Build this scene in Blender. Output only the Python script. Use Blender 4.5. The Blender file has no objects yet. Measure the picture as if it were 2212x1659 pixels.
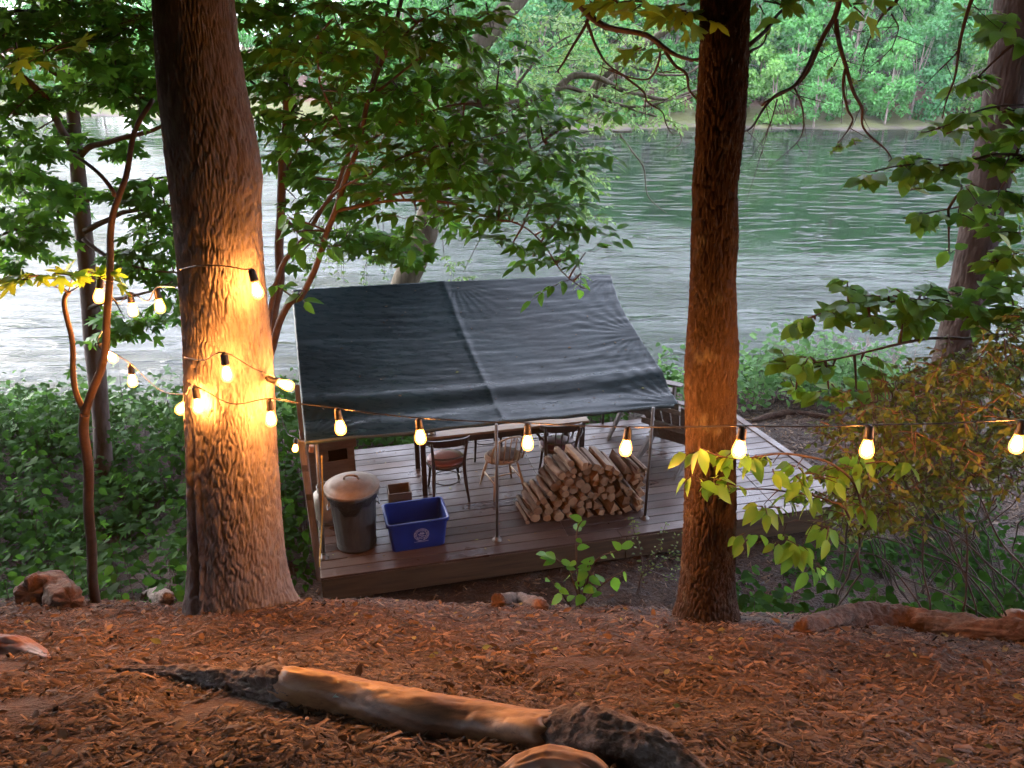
import bpy, math, random
import numpy as np
from mathutils import Vector, Matrix, Euler, noise as mn
R = math.radians
random.seed(7); rng = np.random.default_rng(11)
S = bpy.context.scene
COL = S.collection

# ---------------------------------------------------------------- camera
CAMZ, PITCH, F = 5.08, R(24), 1791.0          # photo measured on a 2212 x 1659 picture
cam = bpy.data.cameras.new('camera'); co = bpy.data.objects.new('camera', cam); COL.objects.link(co)
co.location = (0, 0, CAMZ); co.rotation_euler = (R(90) - PITCH, 0, 0)
cam.sensor_width = 36; cam.lens = 36 * F / 2212; cam.clip_end = 2000; cam.clip_start = .02
S.camera = co
cP, sP = math.cos(PITCH), math.sin(PITCH)
def ray(px, py):
    a, b = (px - 1106) / F, -(py - 829.5) / F
    return Vector((a, cP + b * sP, -sP + b * cP))
def aty(px, py, Y):
    d = ray(px, py); t = Y / d.y
    return Vector((d.x * t, Y, CAMZ + d.z * t))
def atz(px, py, z):
    d = ray(px, py); t = (z - CAMZ) / d.z
    return Vector((d.x * t, d.y * t, z))
def project(p):
    p = np.asarray(p, float); x, y, z = p[..., 0], p[..., 1], p[..., 2] - CAMZ
    dep = y * cP - z * sP; up = y * sP + z * cP
    return 1106 + F * x / dep, 829.5 - F * up / dep

# ---------------------------------------------------------------- numpy noise
def _h(ix, iy, iz, s):
    n = (ix * 374761393 + iy * 668265263 + iz * 2147483647 + s * 144665) & 0xffffffff
    n = ((n ^ (n >> 13)) * 1274126177) & 0xffffffff
    n = ((n ^ (n >> 16)) * 2246822519) & 0xffffffff
    return ((n ^ (n >> 15)) & 0xffffff) / float(0xffffff)
def vn(x, y, z=0, s=0):
    x, y, z = np.broadcast_arrays(np.asarray(x, float), np.asarray(y, float), np.asarray(z, float))
    i, j, k = (np.floor(q).astype(np.int64) for q in (x, y, z))
    f, g, h = x - i, y - j, z - k
    f, g, h = (q * q * (3 - 2 * q) for q in (f, g, h))
    r = 0
    for a in (0, 1):
        for b in (0, 1):
            for c in (0, 1):
                r = r + _h(i + a, j + b, k + c, s) * (f if a else 1 - f) * (g if b else 1 - g) * (h if c else 1 - h)
    return r * 2 - 1
def fbm(x, y, z=0, o=4, s=0):
    r, a = 0, 1.0
    for q in range(o):
        r = r + a * vn(x * 2 ** q, y * 2 ** q, np.asarray(z) * 2 ** q, s + q); a *= .5
    return r
def worley(x, y, per, s=0):
    """F1, F2 of a 2-d cell noise, periodic in x with integer period per"""
    i, j = np.floor(x).astype(np.int64), np.floor(y).astype(np.int64)
    f1 = np.full(x.shape, 9.0); f2 = f1.copy()
    for a in (-1, 0, 1):
        for b in (-1, 0, 1):
            ci, cj = i + a, j + b
            w = np.mod(ci, per)
            dx = ci + _h(w, cj, 1, s) - x; dy = cj + _h(w, cj, 2, s) - y
            d = np.sqrt(dx * dx + dy * dy)
            f2 = np.where(d < f1, f1, np.minimum(f2, d)); f1 = np.minimum(f1, d)
    return f1, f2

# ---------------------------------------------------------------- materials
def new_mat(name):
    m = bpy.data.materials.new(name); m.use_nodes = True
    nt = m.node_tree; b = nt.nodes['Principled BSDF']
    return m, nt, b
def N(nt, t, **kw):
    n = nt.nodes.new(t)
    for k, v in kw.items():
        if k in n.inputs: n.inputs[k].default_value = v
        else: setattr(n, k, v)
    return n
def ramp(nt, fac, cols):
    r = nt.nodes.new('ShaderNodeValToRGB'); e = r.color_ramp.elements
    n = len(cols)
    for i, c in enumerate(cols):
        p, c = (c if isinstance(c[0], (tuple, list)) is False and len(c) == 2 else (i / max(1, n - 1), c))
        if i < 2: el = e[i]; el.position = p
        else: el = e.new(p)
        el.color = (*c, 1)
    nt.links.new(fac, r.inputs[0]); return r.outputs[0]
def coords(nt, scale=(1, 1, 1), kind='Object', rot=(0, 0, 0)):
    t = nt.nodes.new('ShaderNodeTexCoord'); m = nt.nodes.new('ShaderNodeMapping')
    m.inputs['Scale'].default_value = scale; m.inputs['Rotation'].default_value = rot
    nt.links.new(t.outputs[kind], m.inputs[0]); return m.outputs[0]
def bump(nt, b, h, strength=.4, dist=.01):
    n = nt.nodes.new('ShaderNodeBump'); n.inputs['Strength'].default_value = strength; n.inputs['Distance'].default_value = dist
    nt.links.new(h, n.inputs['Height']); nt.links.new(n.outputs[0], b.inputs['Normal'])
def mixc(nt, a, b, fac, mode='MIX'):
    m = nt.nodes.new('ShaderNodeMix'); m.data_type = 'RGBA'; m.blend_type = mode
    for s, v in ((6, a), (7, b)):
        if isinstance(v, tuple): m.inputs[s].default_value = (*v, 1)
        else: nt.links.new(v, m.inputs[s])
    if isinstance(fac, float): m.inputs[0].default_value = fac
    else: nt.links.new(fac, m.inputs[0])
    return m.outputs[2]
def noisy(name, cols, scale=8, stretch=(1, 1, 1), rough=.8, bmp=.3, bdist=.01, detail=6, bscale=None, metal=0, island=0.0, spec=.5):
    m, nt, b = new_mat(name)
    v = coords(nt, stretch)
    n = N(nt, 'ShaderNodeTexNoise', Scale=scale, Detail=detail, Roughness=.65); nt.links.new(v, n.inputs['Vector'])
    fac = n.outputs[0]
    if island:
        g = nt.nodes.new('ShaderNodeNewGeometry')
        a = N(nt, 'ShaderNodeMath', operation='MULTIPLY_ADD'); nt.links.new(g.outputs['Random Per Island'], a.inputs[0])
        a.inputs[1].default_value = island
        s = N(nt, 'ShaderNodeMath', operation='SUBTRACT'); nt.links.new(fac, s.inputs[0]); s.inputs[1].default_value = island / 2
        nt.links.new(s.outputs[0], a.inputs[2]); fac = a.outputs[0]
    n_ = len(cols)
    cs = [(.28 + .44 * i / max(1, n_ - 1), c) for i, c in enumerate(cols)]
    c = ramp(nt, fac, cs); nt.links.new(c, b.inputs['Base Color'])
    b.inputs['Roughness'].default_value = rough; b.inputs['Metallic'].default_value = metal
    b.inputs['Specular IOR Level'].default_value = spec
    if bmp:
        n2 = N(nt, 'ShaderNodeTexNoise', Scale=bscale or scale * 3, Detail=5); nt.links.new(v, n2.inputs['Vector'])
        bump(nt, b, n2.outputs[0], bmp, bdist)
    return m
def leaf_mat(name, cols, trans=.35, tcol=(.25, .4, .05), rough=.45, spec=.4):
    m, nt, b = new_mat(name)
    g = nt.nodes.new('ShaderNodeNewGeometry')
    c = ramp(nt, g.outputs['Random Per Island'], cols)
    nt.links.new(c, b.inputs['Base Color']); b.inputs['Roughness'].default_value = rough
    b.inputs['Specular IOR Level'].default_value = spec
    t = nt.nodes.new('ShaderNodeBsdfTranslucent')
    tc = mixc(nt, c, tcol, .45); nt.links.new(tc, t.inputs[0])
    mx = nt.nodes.new('ShaderNodeMixShader'); mx.inputs[0].default_value = trans
    nt.links.new(b.outputs[0], mx.inputs[1]); nt.links.new(t.outputs[0], mx.inputs[2])
    nt.links.new(mx.outputs[0], nt.nodes['Material Output'].inputs[0])
    return m

# ---------------------------------------------------------------- object helpers
def tag(o, label=None, cat=None, group=None, kind=None):
    if label: o['label'] = label
    if cat: o['category'] = cat
    if group: o['group'] = group
    if kind: o['kind'] = kind
    return o
def empty(name, loc, rz=0, label=None, cat=None, group=None):
    o = bpy.data.objects.new(name, None); COL.objects.link(o); o.location = loc; o.rotation_euler = (0, 0, rz)
    o.empty_display_size = .1
    return tag(o, label, cat, group)
def link(name, me, parent=None):
    o = bpy.data.objects.new(name, me); COL.objects.link(o)
    if parent: o.parent = parent
    return o
def copy_tree(o, parent=None):
    c = o.copy(); COL.objects.link(c)
    if parent: c.parent = parent
    for ch in list(o.children): copy_tree(ch, c)
    return c
def np_mesh(name, V, polys_list, mat, parent=None, smooth=True, mats=None):
    """polys_list: list of (m, k) int arrays"""
    me = bpy.data.meshes.new(name); V = np.asarray(V, np.float32)
    me.vertices.add(len(V)); me.vertices.foreach_set('co', V.ravel())
    flat = np.concatenate([p.ravel() for p in polys_list]).astype(np.int32)
    tot = np.concatenate([np.full(len(p), p.shape[1]) for p in polys_list]).astype(np.int32)
    st = np.concatenate([[0], np.cumsum(tot)[:-1]]).astype(np.int32)
    me.loops.add(len(flat)); me.loops.foreach_set('vertex_index', flat)
    me.polygons.add(len(tot)); me.polygons.foreach_set('loop_start', st); me.polygons.foreach_set('loop_total', tot)
    if smooth: me.polygons.foreach_set('use_smooth', np.ones(len(tot), bool))
    me.update(calc_edges=True)
    me.materials.append(mat)
    return link(name, me, parent)
class MB:
    def __init__(s): s.v = []; s.f = []; s.m = []; s.sm = []
    def add(s, vs, fs, mi=0, smooth=False):
        o = len(s.v); s.v += [tuple(p) for p in vs]
        for f in fs:
            s.f.append(tuple(i + o for i in f)); s.m.append(mi); s.sm.append(smooth)
    def box(s, c, size, rot=None, mi=0, bev=0):
        x, y, z = (q / 2 for q in size); c = Vector(c)
        M = rot if rot is not None else Matrix.Identity(3)
        if bev:
            b = min(bev, x * .45, y * .45, z * .45); vs = []
            # chamfered box: 24 points
            for sx in (-1, 1):
                for sy in (-1, 1):
                    for sz in (-1, 1):
                        vs += [Vector((sx * x, sy * (y - b), sz * (z - b))), Vector((sx * (x - b), sy * y, sz * (z - b))), Vector((sx * (x - b), sy * (y - b), sz * z))]
            I = lambda sx, sy, sz, k: ((sx * 4 + sy * 2 + sz) * 3 + k)
            fs = []
            for a in (0, 1):
                fs.append([I(a, 0, 0, 0), I(a, 1, 0, 0), I(a, 1, 1, 0), I(a, 0, 1, 0)][::1 if a else -1])
                fs.append([I(0, a, 0, 1), I(1, a, 0, 1), I(1, a, 1, 1), I(0, a, 1, 1)][::-1 if a else 1])
                fs.append([I(0, 0, a, 2), I(1, 0, a, 2), I(1, 1, a, 2), I(0, 1, a, 2)][::1 if a else -1])
            for a in (0, 1):
                for b2 in (0, 1):
                    fs.append([I(a, b2, 0, 0), I(a, b2, 0, 1), I(a, b2, 1, 1), I(a, b2, 1, 0)])
                    fs.append([I(a, 0, b2, 0), I(a, 0, b2, 2), I(a, 1, b2, 2), I(a, 1, b2, 0)])
                    fs.append([I(0, a, b2, 1), I(0, a, b2, 2), I(1, a, b2, 2), I(1, a, b2, 1)])
            for a in (0, 1):
                for b2 in (0, 1):
                    for c2 in (0, 1): fs.append([I(a, b2, c2, 0), I(a, b2, c2, 1), I(a, b2, c2, 2)])
            s.add([c + M @ v for v in vs], fs, mi); return s
        vs = [c + M @ Vector((a * x, b * y, d * z)) for a in (-1, 1) for b in (-1, 1) for d in (-1, 1)]
        s.add(vs, [(0, 1, 3, 2), (4, 6, 7, 5), (0, 4, 5, 1), (2, 3, 7, 6), (0, 2, 6, 4), (1, 5, 7, 3)], mi); return s
    def bar(s, a, b, w, t, up=(0, 0, 1), mi=0, bev=.004):
        """board from a to b, width w across, thickness t along up"""
        a, b = Vector(a), Vector(b); d = b - a; L = d.length; d.normalize(); up = Vector(up)
        sd = d.cross(up); sd = sd.normalized() if sd.length > 1e-4 else Vector((1, 0, 0)); u = sd.cross(d)
        M = Matrix((d, sd, u)).transposed()
        return s.box((a + b) / 2, (L, w, t), M, mi, bev)
    def tube(s, pts, rad, n=8, cap=True, mi=0, capmi=None, smooth=True, rough=0, squash=1):
        pts = [Vector(p) for p in pts]; k = len(pts)
        rad = list(rad) if hasattr(rad, '__len__') else [rad] * k
        vs = []; pu = None
        for i, p in enumerate(pts):
            d = (pts[min(i + 1, k - 1)] - pts[max(i - 1, 0)]).normalized()
            if pu is None: pu = Vector((0, 0, 1)) if abs(d.z) < .9 else Vector((0, 1, 0))
            sd = d.cross(pu).normalized(); pu = sd.cross(d).normalized()
            for j in range(n):
                a = 2 * math.pi * j / n
                r = rad[i] * (1 + (rough * mn.noise(p * 9 + Vector((math.cos(a) * 2, math.sin(a) * 2, j * .0))) if rough else 0))
                vs.append(p + sd * (math.cos(a) * r) + pu * (math.sin(a) * r * squash))
        fs = [(i * n + j, i * n + (j + 1) % n, (i + 1) * n + (j + 1) % n, (i + 1) * n + j) for i in range(k - 1) for j in range(n)]
        s.add(vs, fs, mi, smooth)
        if cap:
            o = len(s.v) - len(vs)
            for f in (tuple(range(n))[::-1], tuple(range((k - 1) * n, k * n))):
                s.f.append(tuple(i + o for i in f)); s.m.append(mi if capmi is None else capmi); s.sm.append(False)
        return s
    def lathe(s, prof, n=32, c=(0, 0, 0), mi=0, rf=None, smooth=True):
        c = Vector(c); vs = []
        for i, (r, z) in enumerate(prof):
            for j in range(n):
                a = 2 * math.pi * j / n; q = r * (rf(a, z) if rf else 1)
                vs.append(c + Vector((q * math.cos(a), q * math.sin(a), z)))
        k = len(prof)
        fs = [(i * n + j, i * n + (j + 1) % n, (i + 1) * n + (j + 1) % n, (i + 1) * n + j) for i in range(k - 1) for j in range(n)]
        s.add(vs, fs, mi, smooth); return s
    def prism(s, poly, z0, z1, M=None, mi=0, smooth=False):
        n = len(poly); M = M or Matrix.Identity(4)
        vs = [M @ Vector((x, y, z0)) for x, y in poly] + [M @ Vector((x, y, z1)) for x, y in poly]
        fs = [tuple(range(n))[::-1], tuple(range(n, 2 * n))] + [(i, (i + 1) % n, n + (i + 1) % n, n + i) for i in range(n)]
        s.add(vs, fs, mi, smooth); return s
    def build(s, name, mat, parent=None):
        me = bpy.data.meshes.new(name); me.from_pydata(s.v, [], s.f)
        for m in (mat if isinstance(mat, (list, tuple)) else [mat]): me.materials.append(m)
        me.polygons.foreach_set('material_index', s.m); me.polygons.foreach_set('use_smooth', s.sm)
        me.update(); return link(name, me, parent)
def curve_pts(pts, n=6):
    """Catmull-Rom through pts"""
    P = [Vector(p) for p in pts]; P = [P[0] * 2 - P[1]] + P + [P[-1] * 2 - P[-2]]; out = []
    for i in range(1, len(P) - 2):
        for k in range(n):
            t = k / n; a, b, c, d = P[i - 1:i + 3]
            out.append(.5 * ((2 * b) + (c - a) * t + (2 * a - 5 * b + 4 * c - d) * t * t + (3 * b - a - 3 * c + d) * t ** 3))
    out.append(P[-2]); return out
def lerp_list(v, n): return list(np.interp(np.linspace(0, 1, n), np.linspace(0, 1, len(v)), v))

# ---------------------------------------------------------------- leaves
def T_oval(w=.24, fold=.07, droop=.16, n=4):
    xs = [0, .22, .5, .78, 1]; ws = [0, w * .85, w, w * .6, 0]
    v = []; 
    for x, q in zip(xs, ws):
        z = -droop * x * x
        if q == 0: v.append((x, 0, z))
        else: v += [(x - .03, q, z + fold * q / w), (x, 0, z), (x - .03, -q, z + fold * q / w)]
    f3 = [(0, 2, 1), (0, 3, 2), (10, 7, 8), (10, 8, 9)]
    f4 = [(1, 2, 5, 4), (2, 3, 6, 5), (4, 5, 8, 7), (5, 6, 9, 8)]
    return np.array(v), np.array(f3), np.array(f4)
def T_small():
    v = [(0, 0, 0), (.45, .26, .06), (.5, 0, -.03), (.45, -.26, .06), (1, 0, -.12)]
    return np.array(v), np.array([(0, 2, 1), (0, 3, 2), (1, 2, 4), (2, 3, 4)]), None
def T_maple():
    tips = [(-90 - 55, .45), (-60, .85), (0, 1.0), (60, .85), (145, .45)]
    out = []
    prev = None
    seq = [(-150, .40), (-112, .30), (-72, .62), (-60, .86), (-44, .60), (-30, .34), (-16, .66), (0, 1.02), (16, .66), (30, .34), (44, .60), (60, .86), (72, .62), (112, .30), (150, .40)]
    v = [(.22, 0, 0)]
    for a, r in seq:
        x, y = r * math.cos(R(a)) * .75 + .22, r * math.sin(R(a)) * .75
        v.append((x, y, -.10 * r * r + .05 * abs(y) * (1 if r < .5 else .2)))
    n = len(seq)
    f = [(0, i, i + 1) for i in range(1, n)] + [(0, n, 1)]
    return np.array(v), np.array(f), None
OVAL, WIDE, SMALL, MAPLE = T_oval(), T_oval(.32, .05, .12), T_small(), T_maple()
def norm(a): return a / np.maximum(1e-9, np.linalg.norm(a, axis=-1, keepdims=True))
def leaves(name, mat, P, D, U, L, tpl, parent=None):
    V0, f3, f4 = tpl
    P, D, U = (np.asarray(q, float) for q in (P, D, U)); n = len(P); k = len(V0)
    L = np.broadcast_to(np.asarray(L, float), (n,))
    D = norm(D); Sd = norm(np.cross(U, D)); U = np.cross(D, Sd)
    V = P[:, None, :] + L[:, None, None] * (V0[None, :, 0, None] * D[:, None] + V0[None, :, 1, None] * Sd[:, None] + V0[None, :, 2, None] * U[:, None])
    off = (np.arange(n) * k)[:, None, None]
    pl = [(f[None] + off).reshape(-1, f.shape[1]) for f in (f3, f4) if f is not None]
    return np_mesh(name, V.reshape(-1, 3), pl, mat, parent, smooth=True)

# ---------------------------------------------------------------- ground shape
def smin(a, b, k): h = np.clip(.5 + .5 * (b - a) / k, 0, 1); return b + (a - b) * h - k * h * (1 - h)
def gz0(x, y):
    x, y = np.asarray(x, float), np.asarray(y, float)
    cr = 3.9 - .12 * np.clip(x, -2, 3)
    a = 3.08 - .53 * (y - 1.75)
    a = np.where(y < .6, 3.69 + .25 * (.6 - y) + .45 * np.clip(-1.2 - y, 0, 30), a)  # unseen rise behind the camera, steepened to block sky light from the back
    b = 3.08 - .53 * (cr - 1.75) - 1.05 * (y - cr)
    c = -.40 - .012 * (y - 7) + .05 * np.sin(x * .7 + 1) + .12 * np.clip((np.abs(x) - 5) / 5, 0, 2)
    z = -smin(-smin(a, b, .22), -c, .35)
    d = -.55 - .66 * (y - 12.1 - .5 * np.sin(x * .35) - .06 * np.clip(x, -6, 8))
    z = smin(z, d, .7)
    return np.maximum(z, -6.8)
def gz(x, y):
    z = gz0(x, y)
    return z + .05 * fbm(np.asarray(x) * 1.3, np.asarray(y) * 1.3, 0, 3, 5) + .018 * fbm(np.asarray(x) * 6, np.asarray(y) * 6, 0, 2, 9)
def gpt(px, py, lift=0.0):
    """where the view ray of a photo pixel meets the ground"""
    d = ray(px, py); t = np.concatenate([np.arange(.3, 9, .012), np.arange(9, 60, .04)])
    x, y, z = d.x * t, d.y * t, CAMZ + d.z * t
    k = int(np.argmax(z <= gz(x, y)))
    return Vector((float(x[k]), float(y[k]), float(gz(x[k], y[k])) + lift))

# ---------------------------------------------------------------- world, sun
SUN_EL, SUN_AZ = R(24), R(-62)      # azimuth measured from +y towards +x: soft low light over the river from the left
w = bpy.data.worlds.new('World'); S.world = w; w.use_nodes = True
nt = w.node_tree; bg = nt.nodes['Background']
sky = nt.nodes.new('ShaderNodeTexSky'); sky.sky_type = 'NISHITA'; sky.sun_disc = False
sky.sun_elevation = SUN_EL; sky.sun_rotation = SUN_AZ; sky.air_density = 1; sky.dust_density = 3.0; sky.ozone_density = 1
hs = nt.nodes.new('ShaderNodeHueSaturation'); hs.inputs['Saturation'].default_value = .55
nt.links.new(sky.outputs[0], hs.inputs['Color']); cl = nt.nodes.new('ShaderNodeMix'); cl.data_type = 'RGBA'; cl.inputs[0].default_value = .7; cl.inputs[7].default_value = (4.2, 4.4, 5.5, 1)   # even cloud cover
nt.links.new(hs.outputs[0], cl.inputs[6]); nt.links.new(cl.outputs[2], bg.inputs[0])
bg.inputs[1].default_value = .15
sun = bpy.data.lights.new('sun', 'SUN'); sun.energy = .3; sun.angle = R(30); sun.color = (1, .98, .94)
so = bpy.data.objects.new('sun', sun); COL.objects.link(so)
sd = Vector((math.sin(SUN_AZ) * math.cos(SUN_EL), math.cos(SUN_AZ) * math.cos(SUN_EL), math.sin(SUN_EL)))
so.rotation_euler = sd.to_track_quat('Z', 'Y').to_euler(); so.location = (-20, 5, 30)
S.view_settings.view_transform = 'Standard'; S.view_settings.look = 'None'
EXPO = 3.6
S.view_settings.exposure = EXPO; S.view_settings.gamma = 1
S.render.engine = 'CYCLES'
c = S.cycles
c.use_denoising = True; c.max_bounces = 5; c.volume_bounces = 0; c.diffuse_bounces = 2; c.glossy_bounces = 2; c.transmission_bounces = 4; c.transparent_max_bounces = 4
c.sample_clamp_indirect = 4; c.caustics_reflective = False; c.caustics_refractive = False
c.use_adaptive_sampling = True; c.adaptive_threshold = .035
try: c.use_light_tree = True
except Exception: pass

# ---------------------------------------------------------------- setting materials
M_litter = noisy('litter', [(.010, .006, .004), (.028, .015, .009), (.06, .032, .018)], 5, rough=.9, bmp=.9, bdist=.03, bscale=40)
def chip_mat():
    m, nt, b = new_mat('wood_chip')
    g = nt.nodes.new('ShaderNodeNewGeometry')
    c = ramp(nt, g.outputs['Random Per Island'], [(0, (0.007, 0.003, 0.003)), (.35, (0.025, 0.012, 0.006)), (.65, (0.046, 0.024, 0.013)), (.88, (0.082, 0.045, 0.024)), (1, (0.142, 0.092, 0.052))])
    nt.links.new(c, b.inputs['Base Color']); b.inputs['Roughness'].default_value = .75
    return m
M_chip = chip_mat()
M_sand = noisy('far_sand', [(.16, .09, .06), (.3, .18, .12), (.36, .25, .18)], .5, rough=.95, bmp=.4, bdist=.1)
M_hill = noisy('hill_floor', [(.03, .02, .012), (.07, .045, .025), (.05, .06, .02)], .4, rough=.95, bmp=.4, bdist=.2)
M_grassf = noisy('far_grass', [(.10, .16, .03), (.2, .26, .06), (.26, .3, .1)], .6, (1, 4, 1), rough=.9, bmp=.4, bdist=.1)

# ---------------------------------------------------------------- ground (one sheet down to the river bed)
xs = np.unique(np.concatenate([np.arange(-60, -8, 1.2), np.arange(-8, 8, .09), np.arange(8, 60.1, 1.2)]))
ys = np.unique(np.concatenate([np.arange(-30, 0, 1.5), np.arange(0, 1.3, .2), np.arange(1.3, 9, .055), np.arange(9, 24, .22), np.arange(24, 40, 2)]))
X, Y = np.meshgrid(xs, ys); Z = gz(X, Y)
def grid_faces(nx, ny):
    i = np.arange(ny - 1)[:, None] * nx + np.arange(nx - 1)[None]
    return np.stack([i, i + 1, i + nx + 1, i + nx], -1).reshape(-1, 4)
o = np_mesh('ground', np.stack([X, Y, Z], -1).reshape(-1, 3), [grid_faces(len(xs), len(ys))], M_litter)
tag(o, 'brown wood chip slope falling from the logs to the deck and river bank', kind='structure')

# wood chips: thousands of loose splinters lying on the slope
def chips(n, sampler, lo, hi, name, label):
    P = sampler(n); n = len(P)
    L = rng.uniform(lo, hi, n) * rng.choice([.6, 1, 1.0, 1.5], n); W = L * rng.uniform(.10, .30, n); T = W * rng.uniform(.25, .6, n)
    a = rng.normal(.3, 1.1, n); tilt = rng.normal(0, .28, n)
    e = .03; gx = (gz(P[:, 0] + e, P[:, 1]) - gz(P[:, 0] - e, P[:, 1])) / (2 * e); gy = (gz(P[:, 0], P[:, 1] + e) - gz(P[:, 0], P[:, 1] - e)) / (2 * e)
    U = norm(np.stack([-gx + rng.normal(0, .22, n), -gy + rng.normal(0, .22, n), np.ones(n)], -1))
    D0 = np.stack([np.cos(a), np.sin(a), tilt], -1); D = norm(D0 - U * (D0 * U).sum(-1, keepdims=True) + U * tilt[:, None])
    Sd = np.cross(U, D)
    P = P + U * (rng.uniform(-.002, .018, n))[:, None]
    t = np.array([(-.5, -.5, 0), (-.42, .5, 0), (.5, .3, 0), (.4, -.45, 0), (-.4, 0, 1), (.35, .05, 1)])
    V = P[:, None] + t[None, :, 0, None] * (D * L[:, None])[:, None] + t[None, :, 1, None] * (Sd * W[:, None])[:, None] + t[None, :, 2, None] * (U * T[:, None])[:, None]
    off = (np.arange(n) * 6)[:, None, None]
    f4 = np.array([(0, 3, 5, 4), (2, 1, 4, 5)]); f3 = np.array([(1, 0, 4), (3, 2, 5)])
    o = np_mesh(name, V.reshape(-1, 3), [(f4[None] + off).reshape(-1, 4), (f3[None] + off).reshape(-1, 3)], M_chip, smooth=False)
    return tag(o, label, kind='stuff')
def slope_sampler(n):
    y = 1.15 + 3.9 * rng.random(n * 2) ** .8; dep = y * cP + (CAMZ - gz0(0, y)) * sP
    x = rng.uniform(-.64, .64, n * 2) * (dep + .25)
    keep = vn(x * 2.2, y * 2.2, 0, 3) + .5 * vn(x * 7, y * 7, 0, 4) > -.75 + .9 * rng.random(n * 2) ** 3
    x, y = x[keep][:n], y[keep][:n]
    return np.stack([x, y, gz(x, y)], -1)
chips(66000, slope_sampler, .018, .050, 'wood_chips', 'loose shredded wood chips covering the slope above the deck')
chips(42000, slope_sampler, .006, .016, 'wood_dust', 'fine shredded bark crumbs between the wood chips')
def low_sampler(n):
    x = rng.uniform(-2.2, 3.0, n); y = rng.uniform(5.9, 8.4, n); return np.stack([x, y, gz(x, y)], -1)
chips(9000, low_sampler, .03, .07, 'mulch', 'dark chips scattered on the ground along the deck fascia')
def path_sampler(n):
    x = rng.uniform(3.0, 6.8, n); y = rng.uniform(8.2, 12.3, n); return np.stack([x, y, gz(x, y)], -1)
chips(14000, path_sampler, .04, .09, 'mulch_path', 'pale wood chip path beside the far end of the deck')

# ---------------------------------------------------------------- river
WZ = -5.0
def water_mat():
    m, nt, b = new_mat('river_water')
    b.inputs['Base Color'].default_value = (.005, .010, .007, 1); b.inputs['Roughness'].default_value = .06; b.inputs['IOR'].default_value = 1.33
    v = coords(nt, (.26, 1.0, 1), rot=(0, 0, R(-6))); v2 = coords(nt, (.035, .13, 1), rot=(0, 0, R(10)))
    a = N(nt, 'ShaderNodeTexNoise', Scale=1.7, Detail=6, Roughness=.65, Distortion=.8); nt.links.new(v, a.inputs['Vector'])
    p = N(nt, 'ShaderNodeTexNoise', Scale=1.0, Detail=5, Roughness=.6); nt.links.new(v2, p.inputs['Vector'])
    q = ramp(nt, p.outputs[0], [(.44, (.02, .02, .02)), (.60, (1, 1, 1))])
    # the riffle runs along the camera's bank and widens downstream to the left
    t = nt.nodes.new('ShaderNodeTexCoord'); sp = nt.nodes.new('ShaderNodeSeparateXYZ'); nt.links.new(t.outputs['Object'], sp.inputs[0])
    mr = N(nt, 'ShaderNodeMapRange'); mr.inputs['From Min'].default_value = 52; mr.inputs['From Max'].default_value = 24; mr.inputs['To Min'].default_value = .035; mr.inputs['To Max'].default_value = .9
    xx = N(nt, 'ShaderNodeMath', operation='MULTIPLY_ADD'); nt.links.new(sp.outputs[0], xx.inputs[0]); xx.inputs[1].default_value = .7; nt.links.new(sp.outputs[1], xx.inputs[2])
    nt.links.new(xx.outputs[0], mr.inputs['Value'])
    qa = N(nt, 'ShaderNodeMath', operation='MULTIPLY_ADD'); nt.links.new(q, qa.inputs[0]); qa.inputs[1].default_value = .75; qa.inputs[2].default_value = .30
    mul = N(nt, 'ShaderNodeMath', operation='MULTIPLY'); nt.links.new(qa.outputs[0], mul.inputs[0]); nt.links.new(mr.outputs[0], mul.inputs[1])
    bp = nt.nodes.new('ShaderNodeBump'); bp.inputs['Distance'].default_value = .55
    nt.links.new(mul.outputs[0], bp.inputs['Strength']); nt.links.new(a.outputs[0], bp.inputs['Height'])
    s1 = N(nt, 'ShaderNodeTexNoise', Scale=1.0, Detail=3, Roughness=.5, Distortion=.3); nt.links.new(coords(nt, (.42, 1.7, 1), rot=(0, 0, R(4))), s1.inputs['Vector'])
    sr = ramp(nt, s1.outputs[0], [(.55, (0, 0, 0)), (.74, (1, 1, 1))])
    bp2 = nt.nodes.new('ShaderNodeBump'); bp2.inputs['Distance'].default_value = .13; bp2.inputs['Strength'].default_value = 1
    nt.links.new(sr, bp2.inputs['Height']); nt.links.new(bp.outputs[0], bp2.inputs['Normal']); nt.links.new(bp2.outputs[0], b.inputs['Normal'])
    return m
M_water = water_mat()
o = np_mesh('river', [(-400, 15, WZ), (400, 15, WZ), (400, 140, WZ), (-400, 140, WZ)], [np.array([[0, 1, 2, 3]])], M_water, smooth=False)
tag(o, 'wide green river with pale riffles', kind='structure')

# ---------------------------------------------------------------- far bank and hill
def shore_y(x): return 81 + np.where(x < 0, -x * .22, 0) + 1.2 * np.sin(x * .09) + .8 * np.sin(x * .31 + 2)
def far_z(x, y):
    d = y - shore_y(x)
    left = np.clip((-x - 12) / 22, 0, 1)                 # open field and low hill to the left
    z = WZ - .8 + .55 * np.clip(d, -3, 1.5) + .12 * np.clip(d - 1.5, 0, 3) + (1 - .8 * left) * .42 * np.clip(d - 4.5, 0, 4.0)
    z = z + (1 - left) * (.10 * np.clip(d - 9, 0, 14) + .62 * np.clip(d - 23, 0, 70)) + left * .02 * np.clip(d - 5, 0, 60)
    return z + .18 * fbm(x * .4, y * .4, 0, 3, 2)
xs = np.concatenate([np.arange(-180, -70, 6), np.arange(-70, 70, 1.4), np.arange(70, 181, 6)]); ys = np.concatenate([np.arange(72, 100, .7), np.arange(100, 126, 2), np.arange(126, 260, 8)])
X, Y = np.meshgrid(xs, ys); Z = far_z(X, Y)
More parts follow.
